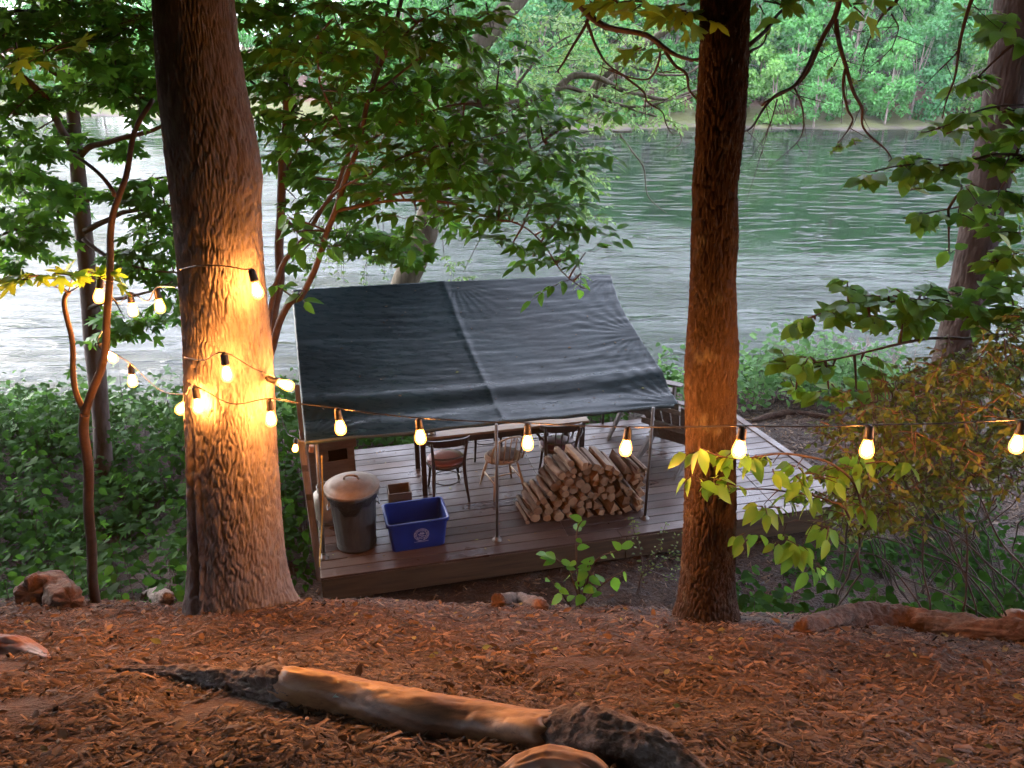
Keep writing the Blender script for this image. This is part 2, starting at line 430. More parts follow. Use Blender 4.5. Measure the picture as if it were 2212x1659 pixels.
def bank_mat():
    m, nt, b = new_mat('far_bank'); g = nt.nodes.new('ShaderNodeNewGeometry'); sp = nt.nodes.new('ShaderNodeSeparateXYZ'); nt.links.new(g.outputs['Position'], sp.inputs[0])
    v = coords(nt, (.4, .8, 1)); n = N(nt, 'ShaderNodeTexNoise', Scale=1.5, Detail=6); nt.links.new(v, n.inputs['Vector'])
    ad = N(nt, 'ShaderNodeMath', operation='MULTIPLY_ADD'); nt.links.new(n.outputs[0], ad.inputs[0]); ad.inputs[1].default_value = .9; nt.links.new(sp.outputs[2], ad.inputs[2])
    mr = N(nt, 'ShaderNodeMapRange'); mr.inputs['From Min'].default_value = -4.9; mr.inputs['From Max'].default_value = -1.3; nt.links.new(ad.outputs[0], mr.inputs['Value'])
    c = ramp(nt, mr.outputs[0], [(0, (0.044, 0.032, 0.028)), (.10, (0.080, 0.061, 0.052)), (.17, (0.080, 0.086, 0.025)), (.46, (0.100, 0.097, 0.035)), (.56, (0.120, 0.061, 0.038)), (.85, (0.080, 0.036, 0.025)), (1, (0.024, 0.025, 0.009))])
    nt.links.new(c, b.inputs['Base Color']); b.inputs['Roughness'].default_value = .95; bump(nt, b, n.outputs[0], .6, .3)
    return m
o = np_mesh('far_bank', np.stack([X, Y, Z], -1).reshape(-1, 3), [grid_faces(len(xs), len(ys))], bank_mat())
tag(o, 'grassy far bank with a bare red brown strip and wooded hill', kind='structure')

M_ftrunk = noisy('far_bark', [(.12, .09, .07), (.3, .25, .2)], 2, rough=.9, bmp=0)
FL = [leaf_mat('far_leaf_' + k, c, .3, (0.226, 0.503, 0.101), .6) for k, c in (
    ('fresh', [(0, (0.040, 0.165, 0.036)), (.5, (0.067, 0.252, 0.051)), (1, (0.113, 0.339, 0.082))]),
    ('deep', [(0, (0.022, 0.114, 0.036)), (.5, (0.040, 0.177, 0.051)), (1, (0.067, 0.240, 0.071))]),
    ('yellow', [(0, (0.067, 0.201, 0.031)), (.5, (0.124, 0.291, 0.051)), (1, (0.193, 0.379, 0.092))]))]
def far_tree_mesh(seed, h, wd, mat, nl=2600, low=.12):
    r = np.random.default_rng(seed)
    k = 26; cz = r.uniform(low, .95, k); rad = wd * np.sqrt(np.clip(1 - ((cz - .42) / .6) ** 2, .05, 1)) * r.uniform(.35, 1, k); an = r.uniform(0, 6.28, k)
    C = np.stack([rad * np.cos(an), rad * np.sin(an), cz * h], -1); cr = wd * r.uniform(.24, .48, k)
    i = r.integers(0, k, nl); d = norm(r.normal(0, 1, (nl, 3)) + np.array([0, 0, .35])); d[:, 2] *= .6
    P = C[i] + d * (cr[i] * r.uniform(.65, 1.05, nl))[:, None]
    U = norm(d * .7 + r.normal(0, .45, (nl, 3)) + np.array([0, 0, .5])); D = r.normal(0, 1, (nl, 3)); D[:, 2] -= .4
    o = leaves('crown', mat, P, D, U, r.uniform(.3, .58, nl), SMALL if seed % 2 else OVAL if False else SMALL)
    t = MB(); pts = [(0, 0, -.5), (r.normal(0, .1), r.normal(0, .1), h * .4), (r.normal(0, .25), r.normal(0, .25), h * .85)]
    t.tube(curve_pts(pts, 3), lerp_list([.16, .11, .03], 7), 6)
    for q in range(7):
        z = h * r.uniform(.15, .6); j = r.integers(0, k); t.tube([(0, 0, z), C[j] * .5 + np.array([0, 0, z * .5]), C[j]], [.06, .045, .02], 5, cap=False)
    tr = t.build('trunk', M_ftrunk)
    return o, tr
protos = []
for sd_, h, wd, mi, low in ((1, 9, 2.6, 0, .08), (3, 12, 3.0, 1, .2), (5, 7, 2.4, 2, .05), (7, 13, 2.8, 0, .3), (9, 10, 3.2, 1, .1), (11, 8, 2.8, 2, .1), (13, 15, 3.2, 0, .25)):
    root = empty('far_tree', (0, 0, 0), 0, 'leafy tree in the wood across the river', 'tree', 'trees of the wood across the river')
    a, b_ = far_tree_mesh(sd_, h, wd, FL[mi], low=low); a.parent = root; b_.parent = root; protos.append((root, h))
used = set(); r = np.random.default_rng(5)
def put_far(i, x, y, s):
    root, h = protos[i]
    if i in used: t = copy_tree(root)
    else: t = root; used.add(i)
    t.location = (x, y, float(far_z(np.array(x), np.array(y))) - .2); t.rotation_euler = (0, 0, r.uniform(0, 6.28)); t.scale = (s, s, s * r.uniform(.9, 1.15))
for row, (d, step, kinds, s0) in enumerate(((3.6, 3.0, (2, 0, 5), .66), (6.0, 3.1, (0, 5, 2, 4), .85), (11.5, 3.9, (1, 3, 4, 6), 1.0), (18, 4.8, (3, 6, 1, 4), 1.15), (27, 5.5, (6, 3, 1), 1.2), (36, 7, (6, 3, 4), 1.3), (48, 9, (6, 3, 1), 1.35))):
    x = -34 + r.uniform(0, 3)
    while x < 64 + row * 4:
        lf = x < -16
        if lf: x += step; continue
        dd = d + r.normal(0, 1.0) + (32 if lf else 0)
        if not (row == 0 and r.random() < .15): put_far(int(r.choice(kinds)), x, float(shore_y(np.array(x))) + dd, s0 * r.uniform(.8, 1.2) * (.75 if lf else 1))
        x += step * r.uniform(.65, 1.4)
for dl, st, s0 in ((15, 4.3, .85), (22, 4.8, 1.05), (34, 6.5, 1.2)):      # line of trees beyond the open field
    x = -14 - dl * .3
    while x > -88:
        put_far(int(r.choice((0, 4, 2, 1, 3, 6))), float(x + r.normal(0, .8)), float(shore_y(np.array(x))) + dl + r.normal(0, 1.5), s0 * r.uniform(.8, 1.2)); x -= st * r.uniform(.7, 1.3)

# ---------------------------------------------------------------- near trees
def bark_mat(name, cols, scale, bmp, bdist, lichen=None):
    m, nt, b = new_mat(name); v = coords(nt, (1, 1, .22))
    n = N(nt, 'ShaderNodeTexNoise', Scale=scale, Detail=8, Roughness=.7); nt.links.new(v, n.inputs['Vector'])
    c = ramp(nt, n.outputs[0], [(.3 + .4 * i / (len(cols) - 1), q) for i, q in enumerate(cols)])
    if lichen:
        v2 = coords(nt, (1, 1, .7)); l = N(nt, 'ShaderNodeTexNoise', Scale=9, Detail=5, Roughness=.6); nt.links.new(v2, l.inputs['Vector'])
        f = ramp(nt, l.outputs[0], [(.58, (0, 0, 0)), (.72, (.7, .7, .7))]); c = mixc(nt, c, lichen, f)
    nt.links.new(c, b.inputs['Base Color']); b.inputs['Roughness'].default_value = .9; b.inputs['Specular IOR Level'].default_value = .25
    n2 = N(nt, 'ShaderNodeTexNoise', Scale=scale * 2.4, Detail=6, Roughness=.7); nt.links.new(v, n2.inputs['Vector'])
    bump(nt, b, n2.outputs[0], bmp, bdist); return m
M_bark_big = bark_mat('furrowed_bark', [(0.074, 0.067, 0.066), (0.129, 0.119, 0.118), (0.184, 0.175, 0.170)], 34, .5, .005)
M_bark_red = bark_mat('ridged_brown_bark', [(0.014, 0.009, 0.007), (0.034, 0.022, 0.017), (0.061, 0.043, 0.032)], 36, .8, .008, (.10, .095, .08))
M_bark_grey = bark_mat('smooth_grey_bark', [(0.043, 0.034, 0.031), (0.074, 0.059, 0.053), (0.099, 0.081, 0.074)], 14, .3, .006)
M_bark_river = bark_mat('mottled_bark', [(0.050, 0.041, 0.027), (0.100, 0.084, 0.059), (0.150, 0.134, 0.099)], 10, .6, .02)
M_twig = noisy('twig', [(.02, .013, .009), (.05, .034, .024)], 20, rough=.85, bmp=0)
M_twig_red = noisy('red_twig', [(.028, .017, .012), (.07, .043, .03)], 20, rough=.7, bmp=0)

def trunk_mesh(name, mat, rows, nseg, parent, fur, flare=0, warp_s=0, extra=None):
    """rows: list of (centre Vector, radius). fur: (cells round the girth, cells per metre of height, depth)"""
    k = len(rows); C = np.array([list(c) for c, _ in rows]); Rr = np.array([q for _, q in rows])
    th = np.arange(nseg) / nseg * 2 * math.pi
    hgt = np.concatenate([[0], np.cumsum(np.linalg.norm(np.diff(C, axis=0), axis=1))])
    TH, H = np.meshgrid(th, hgt)
    per, vs, dep = fur
    wx = TH / (2 * math.pi) * per; wy = H * vs
    wob = 1.3 * fbm(np.cos(TH) * 2, np.sin(TH) * 2, H * 3.2, 3, warp_s)
    f1, f2 = worley(wx + .9 * wob, wy + .5 * fbm(np.cos(TH) * 4, np.sin(TH) * 4, H * 4, 2, 3 + warp_s), per, 1 + warp_s)
    e = np.clip((f2 - f1) / .24, 0, 1); e = e * e * (3 - 2 * e)
    f1b, f2b = worley(wx * 2, wy * 2.2 + 3, per * 2, 4 + warp_s); e2 = np.clip((f2b - f1b) / .3, 0, 1)
    rr = Rr[:, None] * (1 + .035 * fbm(np.cos(TH) * .9, np.sin(TH) * .9, H * .8, 3, 7 + warp_s)) + dep * (e - 1) + dep * .35 * (e2 - 1) + dep * .3 * fbm(np.cos(TH) * 14, np.sin(TH) * 14, H * 22, 2, 8)
    if flare:
        lob = 1 + .5 * np.cos(TH * 4 + 1.0) + .3 * np.cos(TH * 7)
        rr = rr + flare * np.exp(-np.clip(H - .2, 0, 9) / .15) * np.clip(lob, .1, 2)
    if extra is not None: rr = rr + extra(TH, H)
    V = np.stack([C[:, 0, None] + rr * np.cos(TH), C[:, 1, None] + rr * np.sin(TH), np.broadcast_to(C[:, 2, None], TH.shape)], -1).reshape(-1, 3)
    i = np.arange(k - 1)[:, None] * nseg; j = np.arange(nseg)[None]
    Fq = np.stack([i + j, i + (j + 1) % nseg, i + nseg + (j + 1) % nseg, i + nseg + j], -1).reshape(-1, 4)
    base = C[0]; V = V - base
    o = np_mesh(name, V, [Fq], mat, None, smooth=True); o.parent = parent; return o
def photo_rows(edges, Y, Ytop, step, zbase):
    """edges: (py, left px, right px) of the trunk in the photo; resampled rows of (centre, radius), standing at distance Y"""
    py = np.array([e[0] for e in edges], float); l = np.array([e[1] for e in edges], float); r_ = np.array([e[2] for e in edges], float)
    zs, cx, rd, yy = [], [], [], []
    for p in np.linspace(py[0], py[-1], 60):
        a, b = np.interp(p, py, l), np.interp(p, py, r_); Yq = np.interp(p, [py[0], py[-1]], [Ytop, Y])
        A, B = aty(a, p, Yq), aty(b, p, Yq); zs.append(A.z); cx.append((A.x + B.x) / 2); rd.append((B.x - A.x) / 2 * .985); yy.append(Yq)
    zs, cx, rd, yy = (np.array(q)[::-1] for q in (zs, cx, rd, yy))
    # on upwards beyond the frame, straight on and tapering, and down into the soil
    top = zs[-1]; sl = (cx[-1] - cx[-15]) / (zs[-1] - zs[-15]); sly = (yy[-1] - yy[-15]) / (zs[-1] - zs[-15])
    zz = np.concatenate([np.arange(zbase, top, step), np.arange(top, top + 4.5, .12)])
    X_ = np.where(zz <= top, np.interp(zz, zs, cx), cx[-1] + sl * (zz - top)); Y_ = np.where(zz <= top, np.interp(zz, zs, yy), yy[-1] + sly * (zz - top))
    R_ = np.where(zz <= top, np.interp(zz, zs, rd), rd[-1] * np.exp(-(zz - top) * .13))
    return [(Vector((float(a), float(b), float(c_))), float(q)) for a, b, c_, q in zip(X_, Y_, zz, R_)]

# overhead crowns (above the frame; they shade the slope)
LM_shade = leaf_mat('canopy_leaf', [(0, (0.021, 0.056, 0.010)), (.5, (0.035, 0.084, 0.015)), (1, (0.056, 0.112, 0.021))], .08)
def canopy(name, parent, base, c, rx, ry, rz, n, lsize=.22, seed=1, zmin=5.4):
    r = np.random.default_rng(seed); k = 90
    q = norm(r.normal(0, 1, (k, 3))) * (r.uniform(.15, 1, (k, 1)) ** .5); C = np.array(c) + q * np.array([rx, ry, rz])
    i = r.integers(0, k, n); P = C[i] + r.normal(0, 1, (n, 3)) * np.array([.75, .75, .35])
    P = P[P[:, 2] > zmin + .03 * np.clip(P[:, 1], 0, 20)]; n = len(P)
    D = r.normal(0, 1, (n, 3)); D[:, 2] -= .5; U = r.normal(0, .45, (n, 3)) + np.array([0, 0, 1])
    o = leaves(name, LM_shade, P - np.array(base), D, U, r.uniform(.7, 1.3, n) * lsize, SMALL); o.parent = parent
    t = MB(); b = Vector(base)
    for j in range(0, k, 4):
        e = Vector(C[j]); s0 = Vector((b.x, b.y, 0)) + Vector((0, 0, 1)) * r.uniform(6.0, 8.5)
        t.tube(curve_pts([s0 - b, s0.lerp(e, .5) + Vector((0, 0, .5)) - b, e - b], 4), lerp_list([.06, .02], 9), 6, cap=False)
    t.build('branch', M_twig, parent)

# --- the big furrowed trunk
E_big = [(0, 332, 505), (90, 338, 514), (180, 344, 528), (250, 352, 543), (330, 361, 560), (390, 368, 567), (420, 372, 565), (500, 380, 565), (600, 388, 571), (700, 396, 582), (750, 398, 589), (850, 400, 594), (1000, 405, 601), (1100, 408, 607), (1200, 412, 614), (1285, 413, 622)]
rows = photo_rows(E_big, 3.9, 4.0, .0085, 1.75)
big_base = rows[0][0]
T_big = empty('furrowed_tree', big_base, 0, 'thick tree with deeply furrowed bark, wrapped in glowing string lights', 'tree')
def scar(TH, H):      # old wound with rolled edges running up the lower trunk
    a = -math.pi / 2 - .62 + .04 * np.sin(H * 4); d = np.arctan2(np.sin(TH - a), np.cos(TH - a))
    f = np.clip((1.42 - H) / .25, 0, 1) * np.clip((H - .05) / .1, 0, 1)
    wd = .085 + .25 * np.exp(-H / .16)
    return f * (-.035 * np.exp(-(d / wd) ** 4) + .022 * np.exp(-((np.abs(d + .02) - wd - .06) / .05) ** 2))
trunk_mesh('trunk', M_bark_big, rows, 300, T_big, (96, 8.5, .0095), .05, 0, scar)
canopy('crown', T_big, big_base, (-2.6, 2.8, 7.4), 4.6, 4.0, 2.0, 11000, .32, 3)

# --- the straight brown trunk
E_red = [(0, 1513, 1620), (130, 1509, 1616), (250, 1502, 1610), (330, 1500, 1602), (400, 1493, 1592), (440, 1494, 1592), (500, 1491, 1594), (600, 1489, 1588), (700, 1484, 1592), (760, 1480, 1597), (810, 1476, 1592), (870, 1478, 1591), (960, 1480, 1589), (1060, 1477, 1590), (1150, 1475, 1590), (1250, 1471, 1586), (1345, 1467, 1586)]
rows = photo_rows(E_red, 3.5, 3.5, .008, 1.85); red_base = rows[0][0]
T_red = empty('straight_tree', red_base, 0, 'straight slim brown trunk rising beside the wood pile in front of the deck', 'tree')
trunk_mesh('trunk', M_bark_red, rows, 220, T_red, (52, 15, .010), .05, 20)
canopy('crown', T_red, red_base, (2.6, 2.4, 7.4), 4.6, 4.0, 1.9, 11000, .32, 4)

# --- leaning dark trunk by the river path
E_lean = [(0, 2152, 2235), (120, 2140, 2216), (300, 2112, 2200), (450, 2082, 2166), (600, 2058, 2138), (700, 2035, 2116), (800, 2012, 2094), (900, 1998, 2076), (1000, 1988, 2068)]
rows = photo_rows(E_lean, 8.6, 8.9, .03, -.8); lean_base = rows[0][0]
T_lean = empty('leaning_tree', lean_base, 0, 'dark trunk leaning out over the golden shrub by the water', 'tree')
trunk_mesh('trunk', M_bark_grey, rows, 120, T_lean, (30, 9, .014), .05, 30)
canopy('crown', T_lean, lean_base, (6.5, 8.6, 8.3), 4.0, 3.5, 2.4, 6500, .32, 5)

# --- slim grey maple
E_grey = [(0, 132, 158), (110, 133, 164), (200, 140, 168), (300, 148, 176), (420, 155, 190), (600, 172, 210), (750, 183, 225), (900, 200, 236), (1035, 205, 246)]
rows = photo_rows(E_grey, 9.4, 9.6, .03, -.75); grey_base = rows[0][0]
T_grey = empty('grey_maple', grey_base, 0, 'slim smooth grey maple with lobed leaves standing in the undergrowth', 'tree')
trunk_mesh('trunk', M_bark_grey, rows, 60, T_grey, (20, 5, .004), .03, 40)

canopy('canopy', T_grey, grey_base, (-5.6, 8.2, 7.4), 4.0, 4.2, 2.0, 12000, .32, 15)
canopy('shade_canopy', T_grey, grey_base, (-6.5, 14.5, 7.4), 5.5, 4.0, 1.9, 13000, .34, 18)  # unseen second crown, added to block sky light over the river edge
for i, (x, y, lab) in enumerate(((-10.5, 4.5, 'unseen broad tree added for shade beyond the undergrowth'), (10.5, 6.0, 'unseen broad tree added for shade past the leaning trunk'), (-4.2, -4.5, 'unseen tall tree added behind the viewer to shade the slope'), (3.8, -4.0, 'unseen broad tree added for shade uphill behind the viewer'), (-.3, -9.5, 'unseen tallest tree added for shade on the hill behind the viewer'))):  # unseen trees, added to shade the slope from the sides and back
    b_ = Vector((x, y, float(gz(x, y)) - .1)); T = empty('shade_tree', b_, 0, lab, 'tree')
    t = MB(); t.tube(curve_pts([(0, 0, 0), (.05, .05, 3), (-.05, 0, 6), (0, 0, 8)], 5), lerp_list([.24, .12], 16), 14, True, 0, None, True, .06); t.build('trunk', M_bark_big, T)
    canopy('crown', T, b_, (x, y + .5, 8.2), 4.8, 4.4, 2.6, 10000, .34, 50 + i)
    if i == 0: canopy('shade_low_crown', T, b_, (-9.3, 3.6, 4.4), 1.7, 4.0, 3.0, 9000, .34, 60, .8)  # unseen low foliage, added to keep side light off the slope
# --- leafy cluster growth along traced limbs
def limb(t, pts, Ys, r0, r1, base, n=7, nseg=8, keep=None):
    if not hasattr(Ys, '__len__'): Ys = [Ys] * len(pts)
    P = [aty(x, y, Yq) for (x, y), Yq in zip(pts, Ys)]
    C = curve_pts(P, n); b = Vector(base)
    for q in range(1, len(C) - 1): C[q] = C[q] + Vector((mn.noise(C[q] * 3), mn.noise(C[q] * 3 + Vector((9, 0, 0))), mn.noise(C[q] * 3 + Vector((0, 9, 0))))) * (.035 if len(C) > 8 else .01)
    t.tube([p - b for p in C], lerp_list([r0, r1], len(C)), nseg)
    if keep is not None: keep += C
    return C
class Grow:
    """collects leaves and twigs of one tree"""
    def __init__(s, base, seed=0): s.P, s.D, s.U, s.L = [], [], [], []; s.t = MB(); s.b = Vector(base); s.r = random.Random(seed)
    def leaf(s, p, d, u, l): s.P.append(tuple(p)); s.D.append(tuple(d)); s.U.append(tuple(u)); s.L.append(l)
    def twig(s, a, b, sag, rad, n=5, nseg=5):
        a, b = Vector(a), Vector(b); m = (a + b) / 2 + Vector((0, 0, sag))
        C = [(a * (1 - t) + m * t).lerp(m * (1 - t) + b * t, t) for t in [i / n for i in range(n + 1)]]
        s.t.tube([p - s.b for p in C], lerp_list([rad, rad * .45], n + 1), nseg, cap=False); return C
    def pinnate(s, a, d, L, size, pairs=4, droop=.35):
        """a compound leaf: a stalk with paired leaflets and one at the tip"""
        d = Vector(d).normalized(); e = Vector(a) + d * L + Vector((0, 0, -droop * L))
        C = s.twig(a, e, droop * L * .3, .003, pairs + 1, 3)
        sd = d.cross(Vector((0, 0, 1)))
        sd = sd.normalized() if sd.length > .05 else Vector((1, 0, 0))
        r = s.r
        for i in range(1, pairs + 1):
            tan = (C[i + 1] - C[i]).normalized() if i + 1 < len(C) else d
            for q in (-1, 1):
                s.leaf(C[i], tan * .55 + sd * q * .85 + Vector((r.gauss(0, .15), r.gauss(0, .15), -.25 + r.gauss(0, .2))), Vector((r.gauss(0, .35), r.gauss(0, .35) - .25, 1)), size * r.uniform(.75, 1.1))
        s.leaf(C[-1], C[-1] - C[-2] + Vector((0, 0, -.01)), Vector((r.gauss(0, .3), -.2, 1)), size * r.uniform(.9, 1.2))
    def spray(s, c, rx, rz, n, size, near=None, kind='alt', flat=.3, ry=None, tw=.010):
        """a flattened cloud of leafy twigs around c; near: list of limb points to sprout from"""
        r = s.r; c = Vector(c); ry = ry or rx
        if near:
            o = min(near, key=lambda p: (p - c).length); C = s.twig(o, c, .12 * (o - c).length * .5, tw, 7)
        nt_ = max(3, n // 9); hub = c
        for i in range(nt_):
            a = r.uniform(0, 6.283); q = math.sqrt(r.uniform(.08, 1))
            e = c + Vector((math.cos(a) * rx * q, math.sin(a) * ry * q, r.gauss(0, .45) * rz - .25 * rz * q))
            st = hub.lerp(e, r.uniform(.05, .35)) + Vector((0, 0, r.gauss(0, .3) * rz))
            d = e - st; L = d.length
            if L < .02: continue
            if kind == 'pin':
                s.pinnate(st.lerp(e, .35), d + Vector((0, 0, .1)), max(.2, min(.42, size * 3.1)), size, r.choice((3, 4, 4)), r.uniform(.2, .6)); s.twig(st, st.lerp(e, .35), .02, .004, 2, 3); continue
            K = s.twig(st, e, .06 * L, .0045, 4, 4)
            m = max(2, round(n / nt_)); dn = d.normalized(); sd = dn.cross(Vector((0, 0, 1))); sd = sd.normalized() if sd.length > .05 else Vector((1, 0, 0))
            for j in range(m):
                t = (j + .6) / m; p = K[min(4, int(t * 4))].lerp(K[min(4, int(t * 4) + 1)], t * 4 % 1); q = 1 if j % 2 else -1
                off = (dn * .5 + sd * q * r.uniform(.5, 1)) if j < m - 1 else dn
                p2 = p + off.normalized() * (size * .35 if kind == 'maple' else size * .05)
                s.leaf(p2, off + Vector((r.gauss(0, .2), r.gauss(0, .2), -.3 + r.gauss(0, .25))), Vector((r.gauss(0, flat), r.gauss(0, flat) - .3, 1)), size * r.uniform(.7, 1.2))
    def done(s, parent, mat, tpl, bark, name='crown'):
        o = leaves(name, mat, np.array(s.P) - np.array(s.b), s.D, s.U, s.L, tpl); o.parent = parent
        if s.t.v: s.t.build('branch', bark, parent)

L_maple = leaf_mat('maple_leaf', [(0, (0.021, 0.116, 0.021)), (.5, (0.035, 0.170, 0.029)), (.85, (0.051, 0.220, 0.037)), (1, (0.086, 0.262, 0.041))], .5, (.36, .62, .05), .5, .25)
L_ash = leaf_mat('ash_leaf', [(0, (0.024, 0.130, 0.022)), (.6, (0.039, 0.193, 0.031)), (1, (0.063, 0.248, 0.037))], .48, (.36, .62, .05), .45, .25)
L_lime = leaf_mat('lime_leaf', [(0, (.09, .19, .04)), (.5, (.14, .26, .06)), (1, (.2, .33, .10))], .4, (.3, .5, .1))
L_elm = leaf_mat('elm_leaf', [(0, (0.057, 0.184, 0.035)), (.5, (0.085, 0.253, 0.051)), (1, (0.143, 0.338, 0.057))], .5, (.4, .62, .05), .45, .3)
L_gold = leaf_mat('honeysuckle_leaf', [(0, (.03, .065, .013)), (.5, (.05, .095, .018)), (1, (.09, .12, .03))], .4, (.3, .35, .04), .5, .3)
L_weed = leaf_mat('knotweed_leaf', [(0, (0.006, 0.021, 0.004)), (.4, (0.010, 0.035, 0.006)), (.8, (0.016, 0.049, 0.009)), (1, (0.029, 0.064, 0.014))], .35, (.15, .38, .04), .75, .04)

g = Grow(grey_base, 1); near = []
for pts, ys, r0, r1 in (
        ([(160, 327), (128, 268), (92, 202), (18, 134), (-20, 95)], [9.4, 9.2, 9.0, 8.8, 8.6], .045, .02),
        ([(172, 335), (202, 315), (268, 298), (357, 269), (420, 250)], [9.4, 9.3, 9.2, 9.2, 9.2], .04, .012),
        ([(150, 180), (125, 160), (75, 131), (18, 128)], [9.4, 9.1, 8.9, 8.8], .03, .01),
        ([(160, 447), (110, 458), (54, 482), (-30, 520)], [9.4, 9.1, 8.9, 8.6], .03, .012),
        ([(172, 440), (232, 420), (298, 396), (380, 380)], [9.4, 9.5, 9.6, 9.6], .025, .01),
        ([(182, 500), (253, 464), (315, 449), (400, 446)], [9.4, 9.3, 9.2, 9.2], .035, .012),
        ([(180, 515), (226, 547), (298, 577), (390, 590)], [9.4, 9.3, 9.2, 9.1], .03, .010),
        ([(188, 668), (238, 650), (298, 640), (372, 608)], [9.4, 9.2, 9.1, 9.0], .03, .010),
        ([(155, 110), (230, 60), (330, 30)], [9.5, 9.3, 9.0], .03, .01), ([(150, 60), (80, 30), (0, 20)], [9.5, 9.2, 9.0], .03, .01)):
    limb(g.t, pts, ys, r0, r1, grey_base, 6, 7, near)
for x, y, Y_, rx, rz, n in ((60, 25, 8.8, 1.0, .35, 120), (180, 20, 9.2, 1.0, .35, 130), (285, 60, 9, .8, .4, 110), (330, 20, 9, .6, .3, 60), (230, 130, 9.2, .7, .25, 90), (90, 95, 8.6, .8, .25, 80), (20, 70, 8.5, .7, .3, 80),
        (310, 120, 9.4, .4, .25, 50), (290, 195, 9, .75, .22, 90), (215, 200, 9.2, .6, .2, 70), (250, 175, 9.0, .6, .2, 60), (340, 225, 9.2, .4, .2, 45), (60, 210, 9.2, .6, .25, 70), (25, 185, 9, .4, .25, 45), (10, 260, 8.8, .5, .3, 60), (100, 275, 9.5, .4, .2, 35),
        (40, 310, 8.8, .6, .2, 60), (110, 330, 9.3, .5, .2, 45), (25, 370, 8.8, .55, .3, 65), (80, 410, 9, .55, .25, 60), (120, 440, 9.4, .4, .2, 40), (40, 450, 8.8, .6, .25, 70), (20, 500, 8.6, .5, .2, 45), (100, 510, 9, .4, .15, 40), (60, 560, 8.9, .35, .15, 30),
        (200, 300, 9.5, .3, .15, 25), (290, 320, 9.2, .4, .15, 25), (340, 385, 9.2, .45, .2, 45), (290, 430, 9.2, .35, .12, 28), (345, 440, 9.2, .45, .2, 50), (270, 405, 9.3, .25, .1, 16), (330, 490, 9.2, .5, .2, 60), (360, 540, 9.1, .45, .25, 55), (290, 520, 9.2, .35, .15, 30), (320, 580, 9.2, .45, .15, 45), (250, 560, 9.2, .3, .12, 20), (370, 620, 9.0, .35, .15, 30),
        (270, 690, 9.2, .45, .18, 50), (320, 700, 9.2, .4, .15, 40), (240, 720, 9.2, .35, .12, 30), (375, 660, 9.1, .3, .15, 24), (350, 660, 9.1, .3, .12, 20)):
    g.spray(aty(x, y, Y_), rx, rz, int(n * 1.7), .15, near, 'maple', .45, rx * .8)
g.done(T_grey, L_maple, MAPLE, M_bark_grey)

# --- forked sapling with reddish bark in front of the grey maple
f_base = gpt(206, 1306); T_fork = empty('forked_sapling', f_base, 0, 'thin reddish forked sapling standing in front of the grey maple', 'tree')
t = MB(); Yf = f_base.y; near = []
limb(t, [(207, 1310), (206, 1275), (197, 1150), (186, 1020), (180, 930), (183, 893)], Yf, .031, .026, f_base, 8, 12, near)
limb(t, [(183, 893), (170, 850), (160, 790), (148, 720), (137, 655), (148, 632)], Yf, .017, .012, f_base, 6, 8, near)
limb(t, [(183, 893), (205, 842), (222, 790), (228, 700), (232, 600), (236, 500), (250, 430), (262, 380), (280, 310), (300, 262), (330, 215)], [Yf] * 5 + [Yf + .05] * 6, .023, .011, f_base, 6, 10, near)
limb(t, [(247, 422), (215, 380), (180, 350), (160, 335)], [Yf, Yf, Yf + .05, Yf + .1], .011, .007, f_base, 5, 7)
t.build('trunk', M_twig_red, T_fork)
g = Grow(f_base, 2); near = near[-30:] + [aty(148, 632, Yf)]
for x, y, Y_, rx, rz, n in ((100, 590, Yf - .1, .17, .05, 11), (60, 600, Yf - .2, .12, .04, 7), (215, 600, Yf - .05, .09, .03, 6), (160, 590, Yf, .1, .04, 6), (40, 115, Yf - .2, .22, .06, 8), (95, 105, Yf - .2, .16, .05, 7)):
    g.spray(aty(x, y, Y_), rx, rz, n, .105, near if y > 300 else None, 'maple', .4, rx, .004)
g.done(T_fork, L_maple, MAPLE, M_twig_red, 'foliage')

# --- many-stemmed ash beside the tarp
a_base = Vector(aty(540, 880, 6.4)); a_base.z = float(gz(a_base.x, a_base.y)) - .1
T_ash = empty('many_stemmed_ash', a_base, 0, 'many-stemmed ash whose drooping branches hang over the tarp', 'tree')
t = MB(); near = []; tr = []
P0 = a_base
for pts, ys, r0, r1 in (
        ([(560, 840), (582, 765), (622, 662), (659, 624), (729, 449), (771, 304), (816, 164), (866, 0), (890, -80)], [6.4, 6.4, 6.35, 6.3, 6.3, 6.35, 6.4, 6.5, 6.6], .034, .012),
        ([(552, 840), (580, 720), (611, 582), (698, 456), (752, 335), (790, 220), (830, 60), (850, -60)], [6.4, 6.45, 6.5, 6.6, 6.7, 6.8, 6.9, 7], .026, .010)):
    limb(t, pts, ys, r0, r1, a_base, 7, 9, tr)
t.tube([Vector((0, 0, 0)), aty(556, 840, 6.4) - a_base], [.06, .045], 10)
t.build('trunk', M_twig_red, T_ash)
g = Grow(a_base, 3); lim = []
